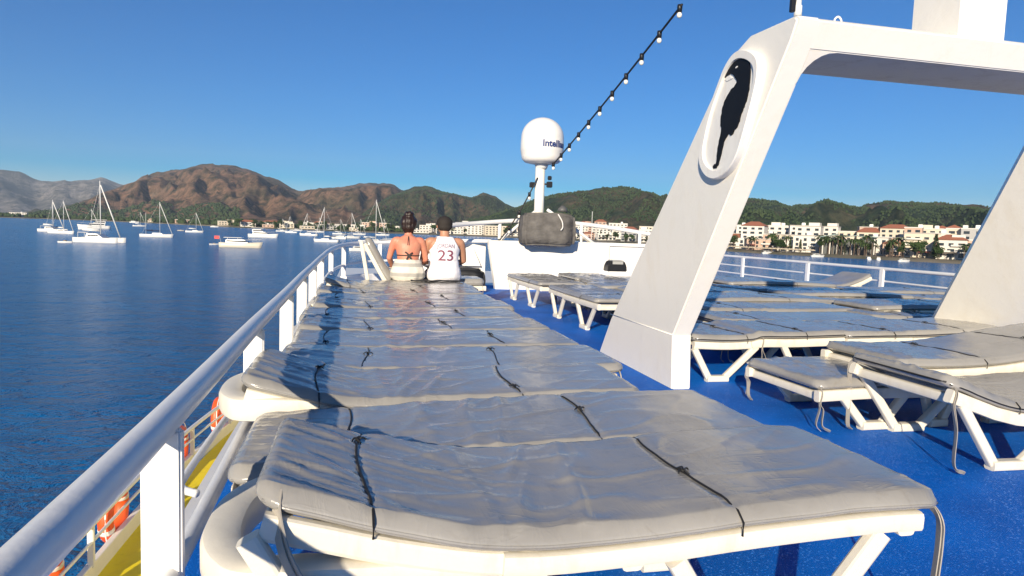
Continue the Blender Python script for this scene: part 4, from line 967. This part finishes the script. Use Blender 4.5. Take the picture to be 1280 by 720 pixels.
for c, r in (((0,hy-0.006,hz+0.026),(0.097,0.112,0.106)),((0,hy-0.035,hz-0.02),(0.088,0.080,0.07))):
    bmesh.ops.create_uvsphere(bm, u_segments=20, v_segments=14, radius=1, matrix=Matrix.Translation(c) @ Matrix.Diagonal((*r,1)))
hm = remesh(bm, 0.008, 3)
bm = bmesh.new(); bm.from_mesh(hm); bmesh.ops.delete(bm, geom=[f for f in bm.faces if f.calc_center_median().y > hy+0.045 and f.calc_center_median().z < hz+0.055], context='FACES')
HAIRM = mat('short_dark_hair', (0.022,0.017,0.014), 0.8); LK(HAIRM, bump(HAIRM, nz(HAIRM, coords(HAIRM), 160, 2), 0.8, 0.004), PB(HAIRM).inputs['Normal'])
obj('hair', bm, HAIRM, mn, True)
# a dark towel lying behind them
bm = bmesh.new(); V = []
fx = np.linspace(-0.34, 0.34, 22); fy = np.linspace(-0.09, 0.09, 8)
g = [[bm.verts.new((x, y*(1-0.7*abs(x/0.34)**3)+0.02*math.sin(x*9), 0.012+0.014*noise.noise((x*9,y*14,3)))) for y in fy] for x in fx]
for i in range(21):
    for j in range(7): bm.faces.new((g[i][j], g[i+1][j], g[i+1][j+1], g[i][j+1]))
tw = obj('towel', bm, CORD, None, True, (0.98,8.72,SEAT+0.004)); md = tw.modifiers.new('t', 'SOLIDIFY'); md.thickness = 0.012; md.offset = 1
tag(tw, 'small crumpled black towel on the mattress behind the couple', 'towel')
# ================================================================== BOATS
BW = painted('boat_white', (0.70,0.69,0.65), 0.3, (0.8,0.75,0.6), 0.15, 0.2); BCAN = mat('navy_canvas', (0.03,0.045,0.10), 0.8); BGL = mat('boat_dark_glass', (0.015,0.02,0.03), 0.08)
ALU = mat('mast_alloy', (0.62,0.62,0.60), 0.35); TEAK = mat('teak', (0.30,0.19,0.10), 0.6); HNAVY = painted('navy_hull', (0.02,0.035,0.09), 0.3, (1,1,1), 0.1); BRED = mat('red_paint', (0.55,0.03,0.03), 0.5); BCREAM = painted('cream_hull', (0.62,0.56,0.44), 0.4, (0.7,0.6,0.5), 0.3, 0.3)
def hullmesh(bm, L, B, H, y0=0, bow=0.35, draft=0.5, sheer=0.25, stern=0.85):
    """boat hull along +x: flared, raked bow, transom stern"""
    st = []
    for i in range(15):
        u = i/14; x = -L/2+L*u
        wd = B/2*(stern+(1-stern)*math.sin(min(u/0.45,1)*math.pi/2)) if u < 0.45 else B/2*max(0.02, (1-((u-0.45)/0.55)**2.2))
        top = H*(1+sheer*(u-0.3)**2*2)
        rake = bow*max(0, (u-0.8)/0.2)
        st.append([(x-rake*0.0-bow*L*0.05*max(0,(u-.7)/.3), y0, -draft), (x-bow*L*0.02*u, y0+wd*0.62, -draft*0.5), (x, y0+wd*0.9, 0.12*H), (x+rake, y0+wd, top), (x+rake, y0-wd, top), (x, y0-wd*0.9, 0.12*H), (x-bow*L*0.02*u, y0-wd*0.62, -draft*0.5)])
    R = [[bm.verts.new(p) for p in s] for s in st]; fs = []
    for A, B_ in zip(R, R[1:]):
        for j in range(7): fs.append(bm.faces.new((A[j], A[(j+1)%7], B_[(j+1)%7], B_[j])))
    fs += [bm.faces.new(R[0][::-1]), bm.faces.new(R[-1])]; bmesh.ops.recalc_face_normals(bm, faces=fs)
def cabin(bm, x0, x1, w, z0, z1, rake=0.5, rear=0.1, y0=0, bev=0.08):
    vs = [bm.verts.new(p) for p in ((x0,y0-w/2,z0),(x1,y0-w/2,z0),(x1,y0+w/2,z0),(x0,y0+w/2,z0),(x0+rear,y0-w*.43,z1),(x1-rake,y0-w*.43,z1),(x1-rake,y0+w*.43,z1),(x0+rear,y0+w*.43,z1))]
    fs = [bm.faces.new([vs[i] for i in q]) for q in ((0,3,2,1),(4,5,6,7),(0,1,5,4),(1,2,6,5),(2,3,7,6),(3,0,4,7))]
    if bev: bmesh.ops.bevel(bm, geom=list({e for f in fs for e in f.edges}), offset=bev, segments=2, affect='EDGES')
GB = 'boats moored in the bay'
def hpos(px, py): return at_z(px, py, SEA)
def boat(name, label, cat, px, py, heading):
    p = hpos(px, py); return thing(name, label, cat, tuple(p), rad(heading), GB)
def stay(bm, a, b, r=0.02): tube(bm, [a, b], r, 5)
def sailboat(label, px, py, heading, L, mastH, mizzen=0, hullm=None, canopy=True, furl=True):
    t = boat('sailing_boat', label, 'sailing boat', px, py, heading); B = L*0.3; H = L*0.095
    bm = bmesh.new(); hullmesh(bm, L, B, H); obj('hull', bm, hullm or BW, t, True)
    bm = bmesh.new(); cabin(bm, -L*0.12, L*0.24, B*0.62, H*0.95, H*1.5, L*0.09); obj('coachroof', bm, BW, t)
    bm = bmesh.new()
    for s in (-1, 1): box(bm, (-L*0.08, s*B*0.293-0.03, H*1.16), (L*0.14, s*B*0.293+0.03, H*1.34))
    obj('cabin_window', bm, BGL, t) if L > 11 else bm.free()
    mx = L*0.10; r = max(0.10, mastH*0.0065)
    bm = bmesh.new(); tube(bm, [(mx,0,H),(mx,0,H+mastH)], r, 8); tube(bm, [(mx,-B*0.3,H+mastH*0.55),(mx,B*0.3,H+mastH*0.55)], r*0.4, 5); obj('mast', bm, ALU, t, True)
    bm = bmesh.new(); tube(bm, [(mx,0,H+1.4),(-L*0.33,0,H+1.5)], r*0.9, 6); tube(bm, [(mx-0.3,0,H+1.65),(-L*0.31,0,H+1.72)], 0.22, 8); obj('boom', bm, BCAN if L % 2 > 1 else BW, t, True)
    bm = bmesh.new(); tube(bm, [(L*0.49,0,H*1.15),(mx+0.1,0,H+mastH*0.95)], 0.13 if furl else 0.04, 6); stay(bm, (-L*0.48,0,H),(mx,0,H+mastH), 0.03); obj('forestay', bm, BW, t, True)
    if mizzen:
        bm = bmesh.new(); tube(bm, [(-L*0.34,0,H),(-L*0.34,0,H+mizzen)], r*0.8, 8); obj('mizzen_mast', bm, ALU, t, True)
    if canopy:
        bm = bmesh.new(); cabin(bm, -L*0.36, -L*0.12, B*0.7, H+1.7, H+1.95, 0.2, 0.2, bev=0.06)
        for x in (-L*0.35, -L*0.13):
            for s in (-1, 1): tube(bm, [(x,s*B*0.3,H),(x,s*B*0.3,H+1.75)], 0.05, 5)
        obj('canopy', bm, BCAN, t)
    return t
def catamaran(label, px, py, heading, L, mastH, tilt=0.0):
    t = boat('catamaran', label, 'catamaran', px, py, heading); B = L*0.52; H = L*0.115
    for s in (-1, 1):
        bm = bmesh.new(); hullmesh(bm, L, L*0.13, H, s*B*0.42, 0.1, 0.5, 0.1, 0.7); obj('hull', bm, BW, t, True)
    bm = bmesh.new(); cabin(bm, -L*0.42, L*0.12, B*0.9, H*0.7, H*1.02, 0.2, 0.1); cabin(bm, -L*0.25, L*0.14, B*0.72, H*1.0, H*1.85, L*0.14, 0.1, bev=0.12); obj('deckhouse', bm, BW, t)
    for s in (-1, 1): obj('window', new_box((-L*0.2, s*B*0.335-0.05, H*1.32), (L*0.03, s*B*0.335+0.05, H*1.58)), BGL, t)
    bm = bmesh.new(); cabin(bm, -L*0.44, -L*0.20, B*0.66, H*2.0, H*2.12, 0.1, 0.1, bev=0.04)
    for x in (-L*0.43, -L*0.22):
        for s in (-1, 1): tube(bm, [(x,s*B*0.3,H*0.9),(x,s*B*0.3,H*2.02)], 0.06, 5)
    obj('cockpit_roof', bm, BW, t)
    bm = bmesh.new(); tube(bm, [(L*0.02,0,H*1.7),(L*0.02,0,mastH)], 0.16, 8); obj('mast', bm, ALU, t, True)
    bm = bmesh.new(); tube(bm, [(L*0.0,0,H*2.4),(-L*0.40,0,H*2.55)], 0.17, 8); tube(bm, [(-L*0.02,0,H*2.62),(-L*0.39,0,H*2.75)], 0.30, 8); obj('boom', bm, BW, t, True)
    bm = bmesh.new(); tube(bm, [(L*0.47,0,H*1.05),(L*0.035,0,mastH*0.93)], 0.20, 8); obj('furled_sail', bm, BW, t, True)
    bm = bmesh.new(); stay(bm, (-L*0.2,-B*0.42,H),(L*0.02,0,mastH*0.95), 0.03); stay(bm, (-L*0.2,B*0.42,H),(L*0.02,0,mastH*0.95), 0.03); obj('shroud', bm, ALU, t); 
    return t
def motoryacht(label, px, py, heading, L, levels=2, hullm=None, flag=False):
    t = boat('motor_yacht', label, 'motor yacht', px, py, heading); B = L*0.29; H = L*0.115
    bm = bmesh.new(); hullmesh(bm, L, B, H, 0, 0.6, 0.5, 0.35, 0.92); obj('hull', bm, hullm or BW, t, True)
    bm = bmesh.new(); hullmesh(bm, L*0.985, B*1.012, H*0.55, 0, 0.6, 0.05, 0.1, 0.92); 
    for v in bm.verts: v.co.z = v.co.z*0.22+H*0.62
    obj('rub_stripe', bm, HNAVY if hullm is None else BW, t, True)
    z = H*0.98
    for q in range(levels):
        x0, x1 = (-L*0.34, L*0.22) if q == 0 else (-L*0.36, L*0.05); hh = L*0.088
        bm = bmesh.new(); cabin(bm, x0, x1, B*(0.82-0.1*q), z, z+hh, L*0.10, 0.05); obj('cabin', bm, BW, t)
        bm = bmesh.new(); cabin(bm, x0+L*0.03, x1-L*0.035, B*(0.82-0.1*q)*0.985, z+hh*0.38, z+hh*0.78, L*0.045, 0.02, bev=0)
        for v in bm.verts: v.co.y *= 1.06
        obj('window', bm, BGL, t); z += hh*0.97
    bm = bmesh.new(); cabin(bm, -L*0.40, L*0.06, B*0.72, z+L*0.045, z+L*0.058, 0.3, 0.1, bev=0.03)
    for x in (-L*0.3, -L*0.05):
        for s in (-1, 1): tube(bm, [(x,s*B*0.28,z-0.05),(x,s*B*0.28,z+L*0.05)], 0.06, 5)
    obj('hardtop', bm, BW, t)
    if flag:
        bm = bmesh.new(); tube(bm, [(-L*0.49,0,H),(-L*0.53,0,H+2.2)], 0.04, 5); obj('flag_pole', bm, ALU, t)
        obj('flag', new_box((-L*0.53-1.5,-0.03,H+1.1), (-L*0.53,0.03,H+2.1)), BRED, t)
    bm = bmesh.new(); tube(bm, smooth_path([(L*0.1,-B*0.42,H*1.7),(L*0.38,-B*0.28,H*1.85),(L*0.52,0,H*1.95),(L*0.38,B*0.28,H*1.85),(L*0.1,B*0.42,H*1.7)], 4), 0.04, 5); obj('bow_rail', bm, ALU, t, True)
    return t
def dinghy(label, px, py, heading, L=3.6, m=None, lab='dinghy'):
    t = boat('dinghy', label, lab, px, py, heading); bm = bmesh.new(); hullmesh(bm, L, L*0.42, L*0.12, 0, 0.1, 0.15, 0.3, 0.95); obj('hull', bm, m or BW, t, True)
    bm = bmesh.new(); box(bm, (-L*0.5,-0.18,0.1), (-L*0.42,0.18,0.75), 0, 0.04); obj('outboard_motor', bm, BLACK, t)
    bm = bmesh.new(); box(bm, (-L*0.1,-L*0.15,L*0.12), (L*0.05,L*0.15,L*0.2), 0, 0.03); obj('seat', bm, TEAK, t)
    return t
catamaran('large white catamaran with a tall mast and furled sail, nearest boat at the left', 125, 303, -6, 13.2, 19.6)
dinghy('small white dinghy floating left of the large catamaran', 82, 303.5, -5, 3.8)
motoryacht('white two-deck motor yacht anchored behind the large catamaran', 118, 286, -165, 19, 2)
sailboat('sailing yacht with short mast beside the motor yacht behind the large catamaran', 112, 287, 12, 12, 12, canopy=False)
catamaran('dark-canopied catamaran at the far left with its mast leaning above it', 66, 289.5, -8, 11.5, 16)
sailboat('sailing boat at the far left in front of another, furled sail sloping to its bow', 77, 292, -20, 12, 14)
sailboat('two-masted white ketch anchored in front of the brown hills', 196, 296.5, -5, 13.5, 14.5, 9.5)
sailboat('small distant white sailing boat between the dark wood and the ketch', 174, 283, 20, 12, 14, canopy=False)
sailboat('single-masted white sailing boat between the ketch and the motor yachts', 243, 290.5, 5, 11, 12.5, canopy=False)
motoryacht('cream motor yacht with red flag lying nearest, left of the railing', 301, 309.5, -8, 12.5, 1, BCREAM, True)
motoryacht('white motor yacht with dark stern, second yacht left of the railing', 329, 297, -14, 15.5, 2)
dinghy('tiny open boat floating alone left of the single-masted sailing boat', 226, 288.5, 10, 4.5, BCREAM)
motoryacht('small far white motorboat just off the wooded shore', 168, 278.5, 0, 16, 1)
sailboat('white sailing yacht anchored above the curving rail, farther of two', 386, 294.5, 170, 13, 15, canopy=False)
sailboat('white sailing yacht with navy canopy above the curve of the railing', 408, 302.5, 165, 12, 15.5)
sailboat('white sailing yacht with short mast right of the navy canopied one', 437, 298, 10, 13, 15.5)
sailboat('white sailing yacht with the tallest mast, left of the raised backrest', 466, 304, 5, 14, 20, canopy=False)
motoryacht('white motorboat seen through the bow rail bars near the raised backrest', 452, 314, 10, 8, 1)
motoryacht('small white motorboat behind the raised backrest and woman', 480, 305, -170, 11, 1)
sailboat('thin-masted yacht anchored far off behind the woman', 478, 294.5, 0, 13, 15, canopy=False)
sailboat('distant yacht between the woman and the raised backrest', 424, 293, 0, 12, 13, canopy=False)
sailboat('tiny far sailing boat moored off the white town left of the railing curve', 352, 289.5, 10, 11, 12, canopy=False)
sailboat('small far sailing boat just right of the second motor yacht', 364, 291, 170, 11, 14, canopy=False)
sailboat('far sailing boat with bare mast between two nearer yachts above the rail', 398, 290.5, 5, 12, 15, canopy=False)
sailboat('far sailing boat moored close inshore above the rail curve', 449, 293.5, 0, 12, 14, canopy=False)
motoryacht('small white motorboat moored inshore left of the railing curve', 372, 288.5, 5, 11, 1)
motoryacht('small white motorboat between the sailing yachts above the railing', 424, 298.5, 165, 9, 1)
motoryacht('low white motorboat anchored right of the single-masted boat', 268, 284, 0, 10, 1)
dinghy('tiny white tender near the cream motor yacht', 268, 306, 20, 3.2)
for i, (px, py, L) in enumerate(((1022,321.5,8),(1062,321,9),(1085,325,7),(1098,325.5,7),(985,318.5,9),(960,317.5,8),(1130,327.5,7))):
    motoryacht(['small white motorboat moored off the beach left of the red float','white motorboat moored below the glass-roofed hall','small white boat right of the red float','small white boat second right of the red float','white motorboat lying along the left beach umbrellas','white motorboat at the left end of the beach by the arch leg','small white boat rightmost along the promenade'][i], px, py, (3,-4,60,50,175,5,8)[i], L, 1)
rf = boat('float', 'bright red inflatable float at the waterside in front of the glass-roofed hall', 'float', 1056, 321.3, 0)
bm = bmesh.new(); tube(bm, smooth_path([(4.5*math.cos(a),2.2*math.sin(a),0.9) for a in [2*math.pi*i/16 for i in range(16)]], 2, True), 0.9, 8, True); obj('tube', bm, BRED, rf, True)
bm = bmesh.new(); lathe(bm, [(0,0.6),(2.4,0.6),(2.2,2.6),(1.2,4.4),(0,4.9)], 14, -1.5); obj('arch_tower', bm, BRED, rf, True)

# ================================================================== THE TOWN
random.seed(21)
WALLC = {'white':painted('town_white',(0.66,0.62,0.55),0.8,(0.8,0.75,0.65),0.3,0.05),'cream':painted('town_cream',(0.62,0.54,0.42),0.8,(0.8,0.75,0.65),0.3,0.05),'peach':painted('town_peach',(0.52,0.36,0.27),0.8,(0.8,0.75,0.65),0.3,0.05),'grey':painted('town_grey',(0.40,0.39,0.37),0.8,(0.8,0.75,0.65),0.3,0.05)}
TILE = mat('terracotta_roof', (0.33,0.12,0.065), 0.85); FLAT = mat('flat_roof', (0.42,0.39,0.35), 0.9); WIN = mat('window_glass', (0.03,0.04,0.05), 0.15); SLAB = mat('balcony_slab', (0.66,0.63,0.57), 0.8); SHUT = mat('shutter', (0.16,0.13,0.10), 0.7)
winmesh = None; AW1 = mat('red_awning', (0.36,0.10,0.07), 0.9); AW2 = mat('tan_awning', (0.50,0.40,0.27), 0.9)
def building(px, r, W, D, floors, wall, roof, label, detail, z0, name='apartment_building', group='buildings along the shore'):
    a = azim(px); t = thing(name, label, 'building', (r*math.sin(a), r*math.cos(a), z0), -a+random.uniform(-.25,.25), group)
    Hh = floors*3.0+0.6; m = WALLC[wall]; n = max(2, int(W/4.2))
    bm = bmesh.new(); box(bm, (-W/2,0,-4), (W/2,D,Hh))
    step = random.random()
    if step > 0.55 and W > 12: x = random.choice((-1,1)); box(bm, (min(0,x*W*0.42),0.4+D*.2,Hh-0.01), (max(0,x*W*0.42),D*0.9,Hh+2.7))
    if not detail:    # far blocks: the openings are a few pixels, kept as recessed patches of the wall's own mesh
        for f in range(floors):
            for k in range(n):
                x = -W/2+W*(k+0.5)/n; hw_ = W/n*0.27
                box(bm, (x-hw_*random.choice((1,1,0.6)), -0.06, f*3.0+0.9), (x+hw_, 0.02, f*3.0+2.45), 1)
    obj('wall', bm, [m, WIN], t)
    bm = bmesh.new()
    if roof == 'tiled':
        o_ = 0.7; vs = [bm.verts.new(p) for p in ((-W/2-o_,-o_,Hh),(W/2+o_,-o_,Hh),(W/2+o_,D+o_,Hh),(-W/2-o_,D+o_,Hh),(-W/2+D*0.4,D/2,Hh+D*0.26),(W/2-D*0.4,D/2,Hh+D*0.26))] if W > D else [bm.verts.new(p) for p in ((-W/2-o_,-o_,Hh),(W/2+o_,-o_,Hh),(W/2+o_,D+o_,Hh),(-W/2-o_,D+o_,Hh),(0,D*0.35,Hh+W*0.26),(0,D*0.65,Hh+W*0.26))]
        for q in (((0,1,5,4),(1,2,5),(2,3,4,5),(3,0,4),(3,2,1,0)) if W > D else ((0,1,4),(1,2,5,4),(2,3,5),(3,0,4,5),(3,2,1,0))): bm.faces.new([vs[i] for i in q])
        obj('roof', bm, TILE, t)
    else:
        box(bm, (-W/2-0.25,-0.25,Hh+0.01), (W/2+0.25,D+0.25,Hh+0.55)); obj('roof', bm, FLAT if roof == 'flat' else SLAB, t)
        if random.random() < 0.6: xx = random.uniform(-.25,.25)*W; obj('roof_tank', new_box((xx,D*.4,Hh+0.6), (xx+2.5,D*.6,Hh+2.4), 0.2), BW, t)
    if detail and random.random() < 0.75:
        x0_ = random.uniform(-W/2, 0); w0_ = random.uniform(4, W/2)
        bm = bmesh.new(); prism(bm, [Vector(q) for q in ((x0_,-3.2,2.5),(x0_,-0.1,3.25),(x0_,-0.1,3.38),(x0_,-3.2,2.63))], (w0_,0,0)); obj('awning', bm, random.choice((AW1,AW2,SLAB,SHUT)), t)
    if detail:
        global winmesh; wf = random.uniform(0.38,0.72); wh = random.uniform(1.3,2.2)
        w_ = W/n
        for f in range(floors):
            for k in range(n):
                x = -W/2+w_*(k+0.5)
                o = bpy.data.objects.new('window', winmesh) if winmesh else obj('window', new_box((-0.5,-0.08,0), (0.5,0.05,1)), WIN)
                if not winmesh: winmesh = o.data
                else: C.objects.link(o)
                o.parent = t; o.location = (x, 0, f*3.0+0.5); o.scale = (w_*wf*random.choice((1,1,1,0.7)), 1, wh if f else 2.3)
            if f and random.random() < 0.85:
                bm = bmesh.new(); a0, a1 = random.choice(((-W/2+.3, W/2-.3), (-W/2+.3, 0), (0, W/2-.3)))
                box(bm, (a0,-1.5,f*3.0+0.28), (a1,-0.002,f*3.0+0.46)); box(bm, (a0,-1.5,f*3.0+0.47), (a1,-1.42,f*3.0+1.15)); 
                obj('balcony', bm, SLAB, t)
    return t
SECT = [(0,520,'left of the couple'),(520,620,'over the couple'),(620,700,'left of the covered box'),(700,830,'right of the covered box'),(830,920,'by the leaning arch leg'),(920,1030,'left between the arch legs'),(1030,1110,'around the glass hall'),(1110,1400,'by the right arch leg')]
cnt = {}
def sect(px): return next(s for a, b, s in SECT if a <= px < b)
plan = []
def row(px0, px1, dr, wr, fl, rowname, detail, dens=1.0, zoff=1.6, gap=(1,6), dep=(9,14)):
    px = px0
    while px < px1:
        r = shore_r(px)+dr*random.uniform(0.85,1.15); W = random.uniform(*wr); wpx = W/r*FPX
        if random.random() < dens and not (1032 < px+wpx/2 < 1092 and dr < 60):
            plan.append((px+wpx/2, r, W, random.uniform(*dep), random.randint(*fl), rowname, detail, SEA+zoff+0.018*dr))
        px += wpx+random.uniform(*gap)/r*FPX
row(905,1260,26,(9,18),(2,4),'front',True,gap=(0.2,3)); row(905,1260,58,(9,16),(3,5),'second',False,0.98,gap=(0.2,2.5)); row(905,1280,100,(9,17),(4,5),'third',False,0.9,gap=(0.5,4)); row(905,1280,165,(9,17),(4,5),'fourth',False,0.6)
row(690,905,34,(12,24),(2,4),'front',True); row(690,905,85,(15,28),(3,6),'second',False,0.9); row(700,905,150,(14,24),(4,7),'third',False,0.6)
row(560,690,40,(16,34),(2,4),'front',False); row(570,690,110,(16,30),(3,6),'second',False,0.9)
row(275,560,30,(14,34),(1,2),'front',False,0.92,gap=(2,14)); row(330,560,100,(14,30),(2,3),'second',False,0.75); row(380,560,180,(14,28),(2,4),'third',False,0.5)
row(158,275,40,(14,28),(1,2),'front',False,0.35,gap=(10,50)); row(0,28,40,(20,40),(2,3),'front',False,0.7,gap=(5,20))
plan.sort(key=lambda q: q[0])
for px, r, W, D, fl, rw, det, z0 in plan:
    wall = random.choices(('white','cream','peach','grey'), (5,3,1.3,1) if px < 560 else (4.2,4.4,1.4,0.6))[0]; roof = random.choices(('flat','white-edged','tiled'), (3.6,3.2,2.0))[0]
    key = (wall, fl, roof, rw, sect(px)); i = cnt.get(key, 0); cnt[key] = i+1
    fw = ('one','two','three','four','five','six','seven')[fl-1]
    rf_ = {'flat':'flat-roofed','white-edged':'white-edged','tiled':'red-tiled'}[roof]
    building(px, r, W, D, fl, wall, roof, f'{wall} {fw}-storey {rf_} building, {ORD[min(i,25)]} such in the {rw} row {sect(px)}', det, z0)
# the long hall with a pale glass roof
a = azim(1060); r = shore_r(1060)+24
hall = thing('glass_hall', 'long low hall with a pale green glass roof and dark front behind the red float', 'hall', (r*math.sin(a), r*math.cos(a), SEA+2.0), -a)
GRN = mat('green_roof_glass', (0.22,0.30,0.28), 0.25); obj('wall', new_box((-14,0,-3), (14,16,8.5)), mat('dark_hall_front', (0.06,0.065,0.06), 0.5), hall)
bm = bmesh.new()
for i in range(3): prism(bm, [Vector(q) for q in ((-15+i*10,-2,9+0.6*i),(-5.2+i*10,-2,11.2-0.7*i),(-5.2+i*10,-2,11.6-0.7*i),(-15+i*10,-2,9.4+0.6*i))], (0,19,0))
obj('roof', bm, GRN, hall)
for i in range(8):
    obj('column', new_box((-13.4+i*3.8,-1.2,-3), (-12.9+i*3.8,-0.7,9)), SLAB, hall)

# ------------------------------------------------------------------ shore trees and beach
def leafcluster(bm, c, R, n, s, rng):
    for k in range(n):
        d = Vector((rng.gauss(0,1), rng.gauss(0,1), rng.gauss(0,1))).normalized()*R*rng.random()**0.4; d.z *= 0.75
        p = Vector(c)+d; u = Vector((rng.uniform(-1,1), rng.uniform(-1,1), rng.uniform(-1,1))).normalized(); v_ = u.orthogonal().normalized(); q = s*rng.uniform(0.6,1.3)
        vs = [bm.verts.new(p+u*q*x+v_*q*y) for x, y in ((-1,0),(0,-0.6),(1,0),(0,0.6))]; bm.faces.new(vs)
def make_tree(kind, seed):
    rng = random.Random(seed); t = thing(kind+'_tree', '', 'tree', (0,0,0), 0, 'trees along the promenade')
    bm = bmesh.new(); cr = bmesh.new()
    if kind == 'palm':
        tube(bm, smooth_path([(0,0,-1),(0.2,0,3),(0.1,0,7)], 4), 0.25, 7)
        for i in range(15):
            a = i*2.4; up = rng.uniform(-0.2,0.9); pts = [Vector((0.1,0,7))+Vector((math.cos(a)*x, math.sin(a)*x, up*x-0.28*x*x)) for x in (0,0.8,1.6,2.3,2.9)]
            sweep(cr, pts, [(-0.32,0),(0,0.12),(0.32,0),(0,-0.03)], scales=[0.5,1,1,0.8,0.2])
    else:
        h = {'broadleaf':6.5,'cypress':9,'umbrella_pine':7}[kind]
        tube(bm, smooth_path([(0,0,-1),(0.1,0,h*0.3),(0,0.1,h*0.7)], 4), 0.25, 7, scales=None)
        if kind == 'cypress':
            for i in range(16): z = 1+i*0.5; leafcluster(cr, (0,0,z), 1.15*(1-(i/17)**2)+0.15, 30, 0.34, rng)
        else:
            for i in range(9):
                a = rng.uniform(0,6.28); d = rng.uniform(0.4,2.0 if kind == 'broadleaf' else 2.8); z = h*0.72+rng.uniform(-1.4,1.5)*(1 if kind == 'broadleaf' else 0.35)
                tube(bm, [(0,0,h*0.4),(d*math.cos(a),d*math.sin(a),z)], 0.10, 5); leafcluster(cr, (d*math.cos(a),d*math.sin(a),z), 1.5, 62, 0.42, rng)
    obj('trunk', bm, BARK, t); obj('crown', cr, {'palm':PALMG,'cypress':PINE}.get(kind, LEAF), t)
    return t
protos = {k: [make_tree(k, s) for s in (1,2)] for k in ('palm','broadleaf','cypress','umbrella_pine')}
first = {id(t): True for v in protos.values() for t in v}
tcount = {}
def plant(kind, px, dr, sc):
    t = random.choice(protos[kind]); r = shore_r(px)+dr; a = azim(px); loc = (r*math.sin(a), r*math.cos(a), SEA+1.6+0.012*dr)
    size = 'large' if sc > 1.25 else ('small' if sc < 0.9 else 'middling'); kw = {'palm':'palm tree','broadleaf':'round leafy tree','cypress':'dark slender cypress','umbrella_pine':'flat-topped pine'}[kind]
    key = (kind, size, sect(px)); i = tcount.get(key, 0); tcount[key] = i+1
    lab = f'{size} {kw} on the shore, {ORD[min(i,25)]} of its kind {sect(px)}'
    if first.get(id(t)): first[id(t)] = False; t.location = loc; t.scale = (sc,)*3; t['label'] = lab
    else: dup(t, loc, random.uniform(0,6), lab, (sc,)*3)
pxs = sorted([random.uniform(908,1255) for _ in range(46)])
for px in pxs: plant(random.choices(('palm','broadleaf','cypress','umbrella_pine'), (5,3,1.2,1))[0], px, random.uniform(8,19), random.uniform(0.75,1.45))
for px in (1036,1041,1047,1052,1063,1068,1075,1083,1090): plant('palm', px, random.uniform(12,18), random.uniform(1.1,1.5))
for px in sorted([random.uniform(700,905) for _ in range(24)]): plant(random.choice(('broadleaf','palm','cypress','broadleaf')), px, random.uniform(8,60), random.uniform(0.9,1.5))
for px in sorted([random.uniform(280,690) for _ in range(50)]): plant(random.choice(('broadleaf','broadleaf','umbrella_pine')), px, random.uniform(6,70), random.uniform(0.9,1.9))
# beach umbrellas and awnings on the waterfront
umb0 = None; UMB = mat('straw_shade', (0.55,0.46,0.32), 0.9)
for k in range(34):
    px = 908+k*3.3+random.uniform(-1,1); a = azim(px); r = shore_r(px)+random.uniform(3,7); loc = (r*math.sin(a), r*math.cos(a), SEA+1.0)
    if umb0 is None:
        umb0 = thing('beach_umbrella', 'pale straw beach umbrella in the line on the beach by the arch leg', 'umbrella', loc, 0, 'straw beach umbrellas in a line on the beach')
        bm = bmesh.new(); lathe(bm, [(1.6,2.2),(0.9,2.7),(0,3.0),(0,2.85),(1.55,2.12)], 10); obj('canopy', bm, UMB, umb0)
        bm = bmesh.new(); tube(bm, [(0,0,-0.5),(0,0,2.9)], 0.07, 6); obj('pole', bm, BARK, umb0)
    else: dup(umb0, loc)
# lamp or flag mast standing above the town
p = at_y(739,303,0.0001) if False else at_r(739, 300, shore_r(739)+30)
mt2 = thing('mast', 'thin pale mast standing alone above the town right of the dome', 'mast', (p.x,p.y,SEA+1)); bm = bmesh.new(); tube(bm, [(0,0,0),(0,0,34)], 0.35, 6); obj('pole', bm, ALU, mt2)
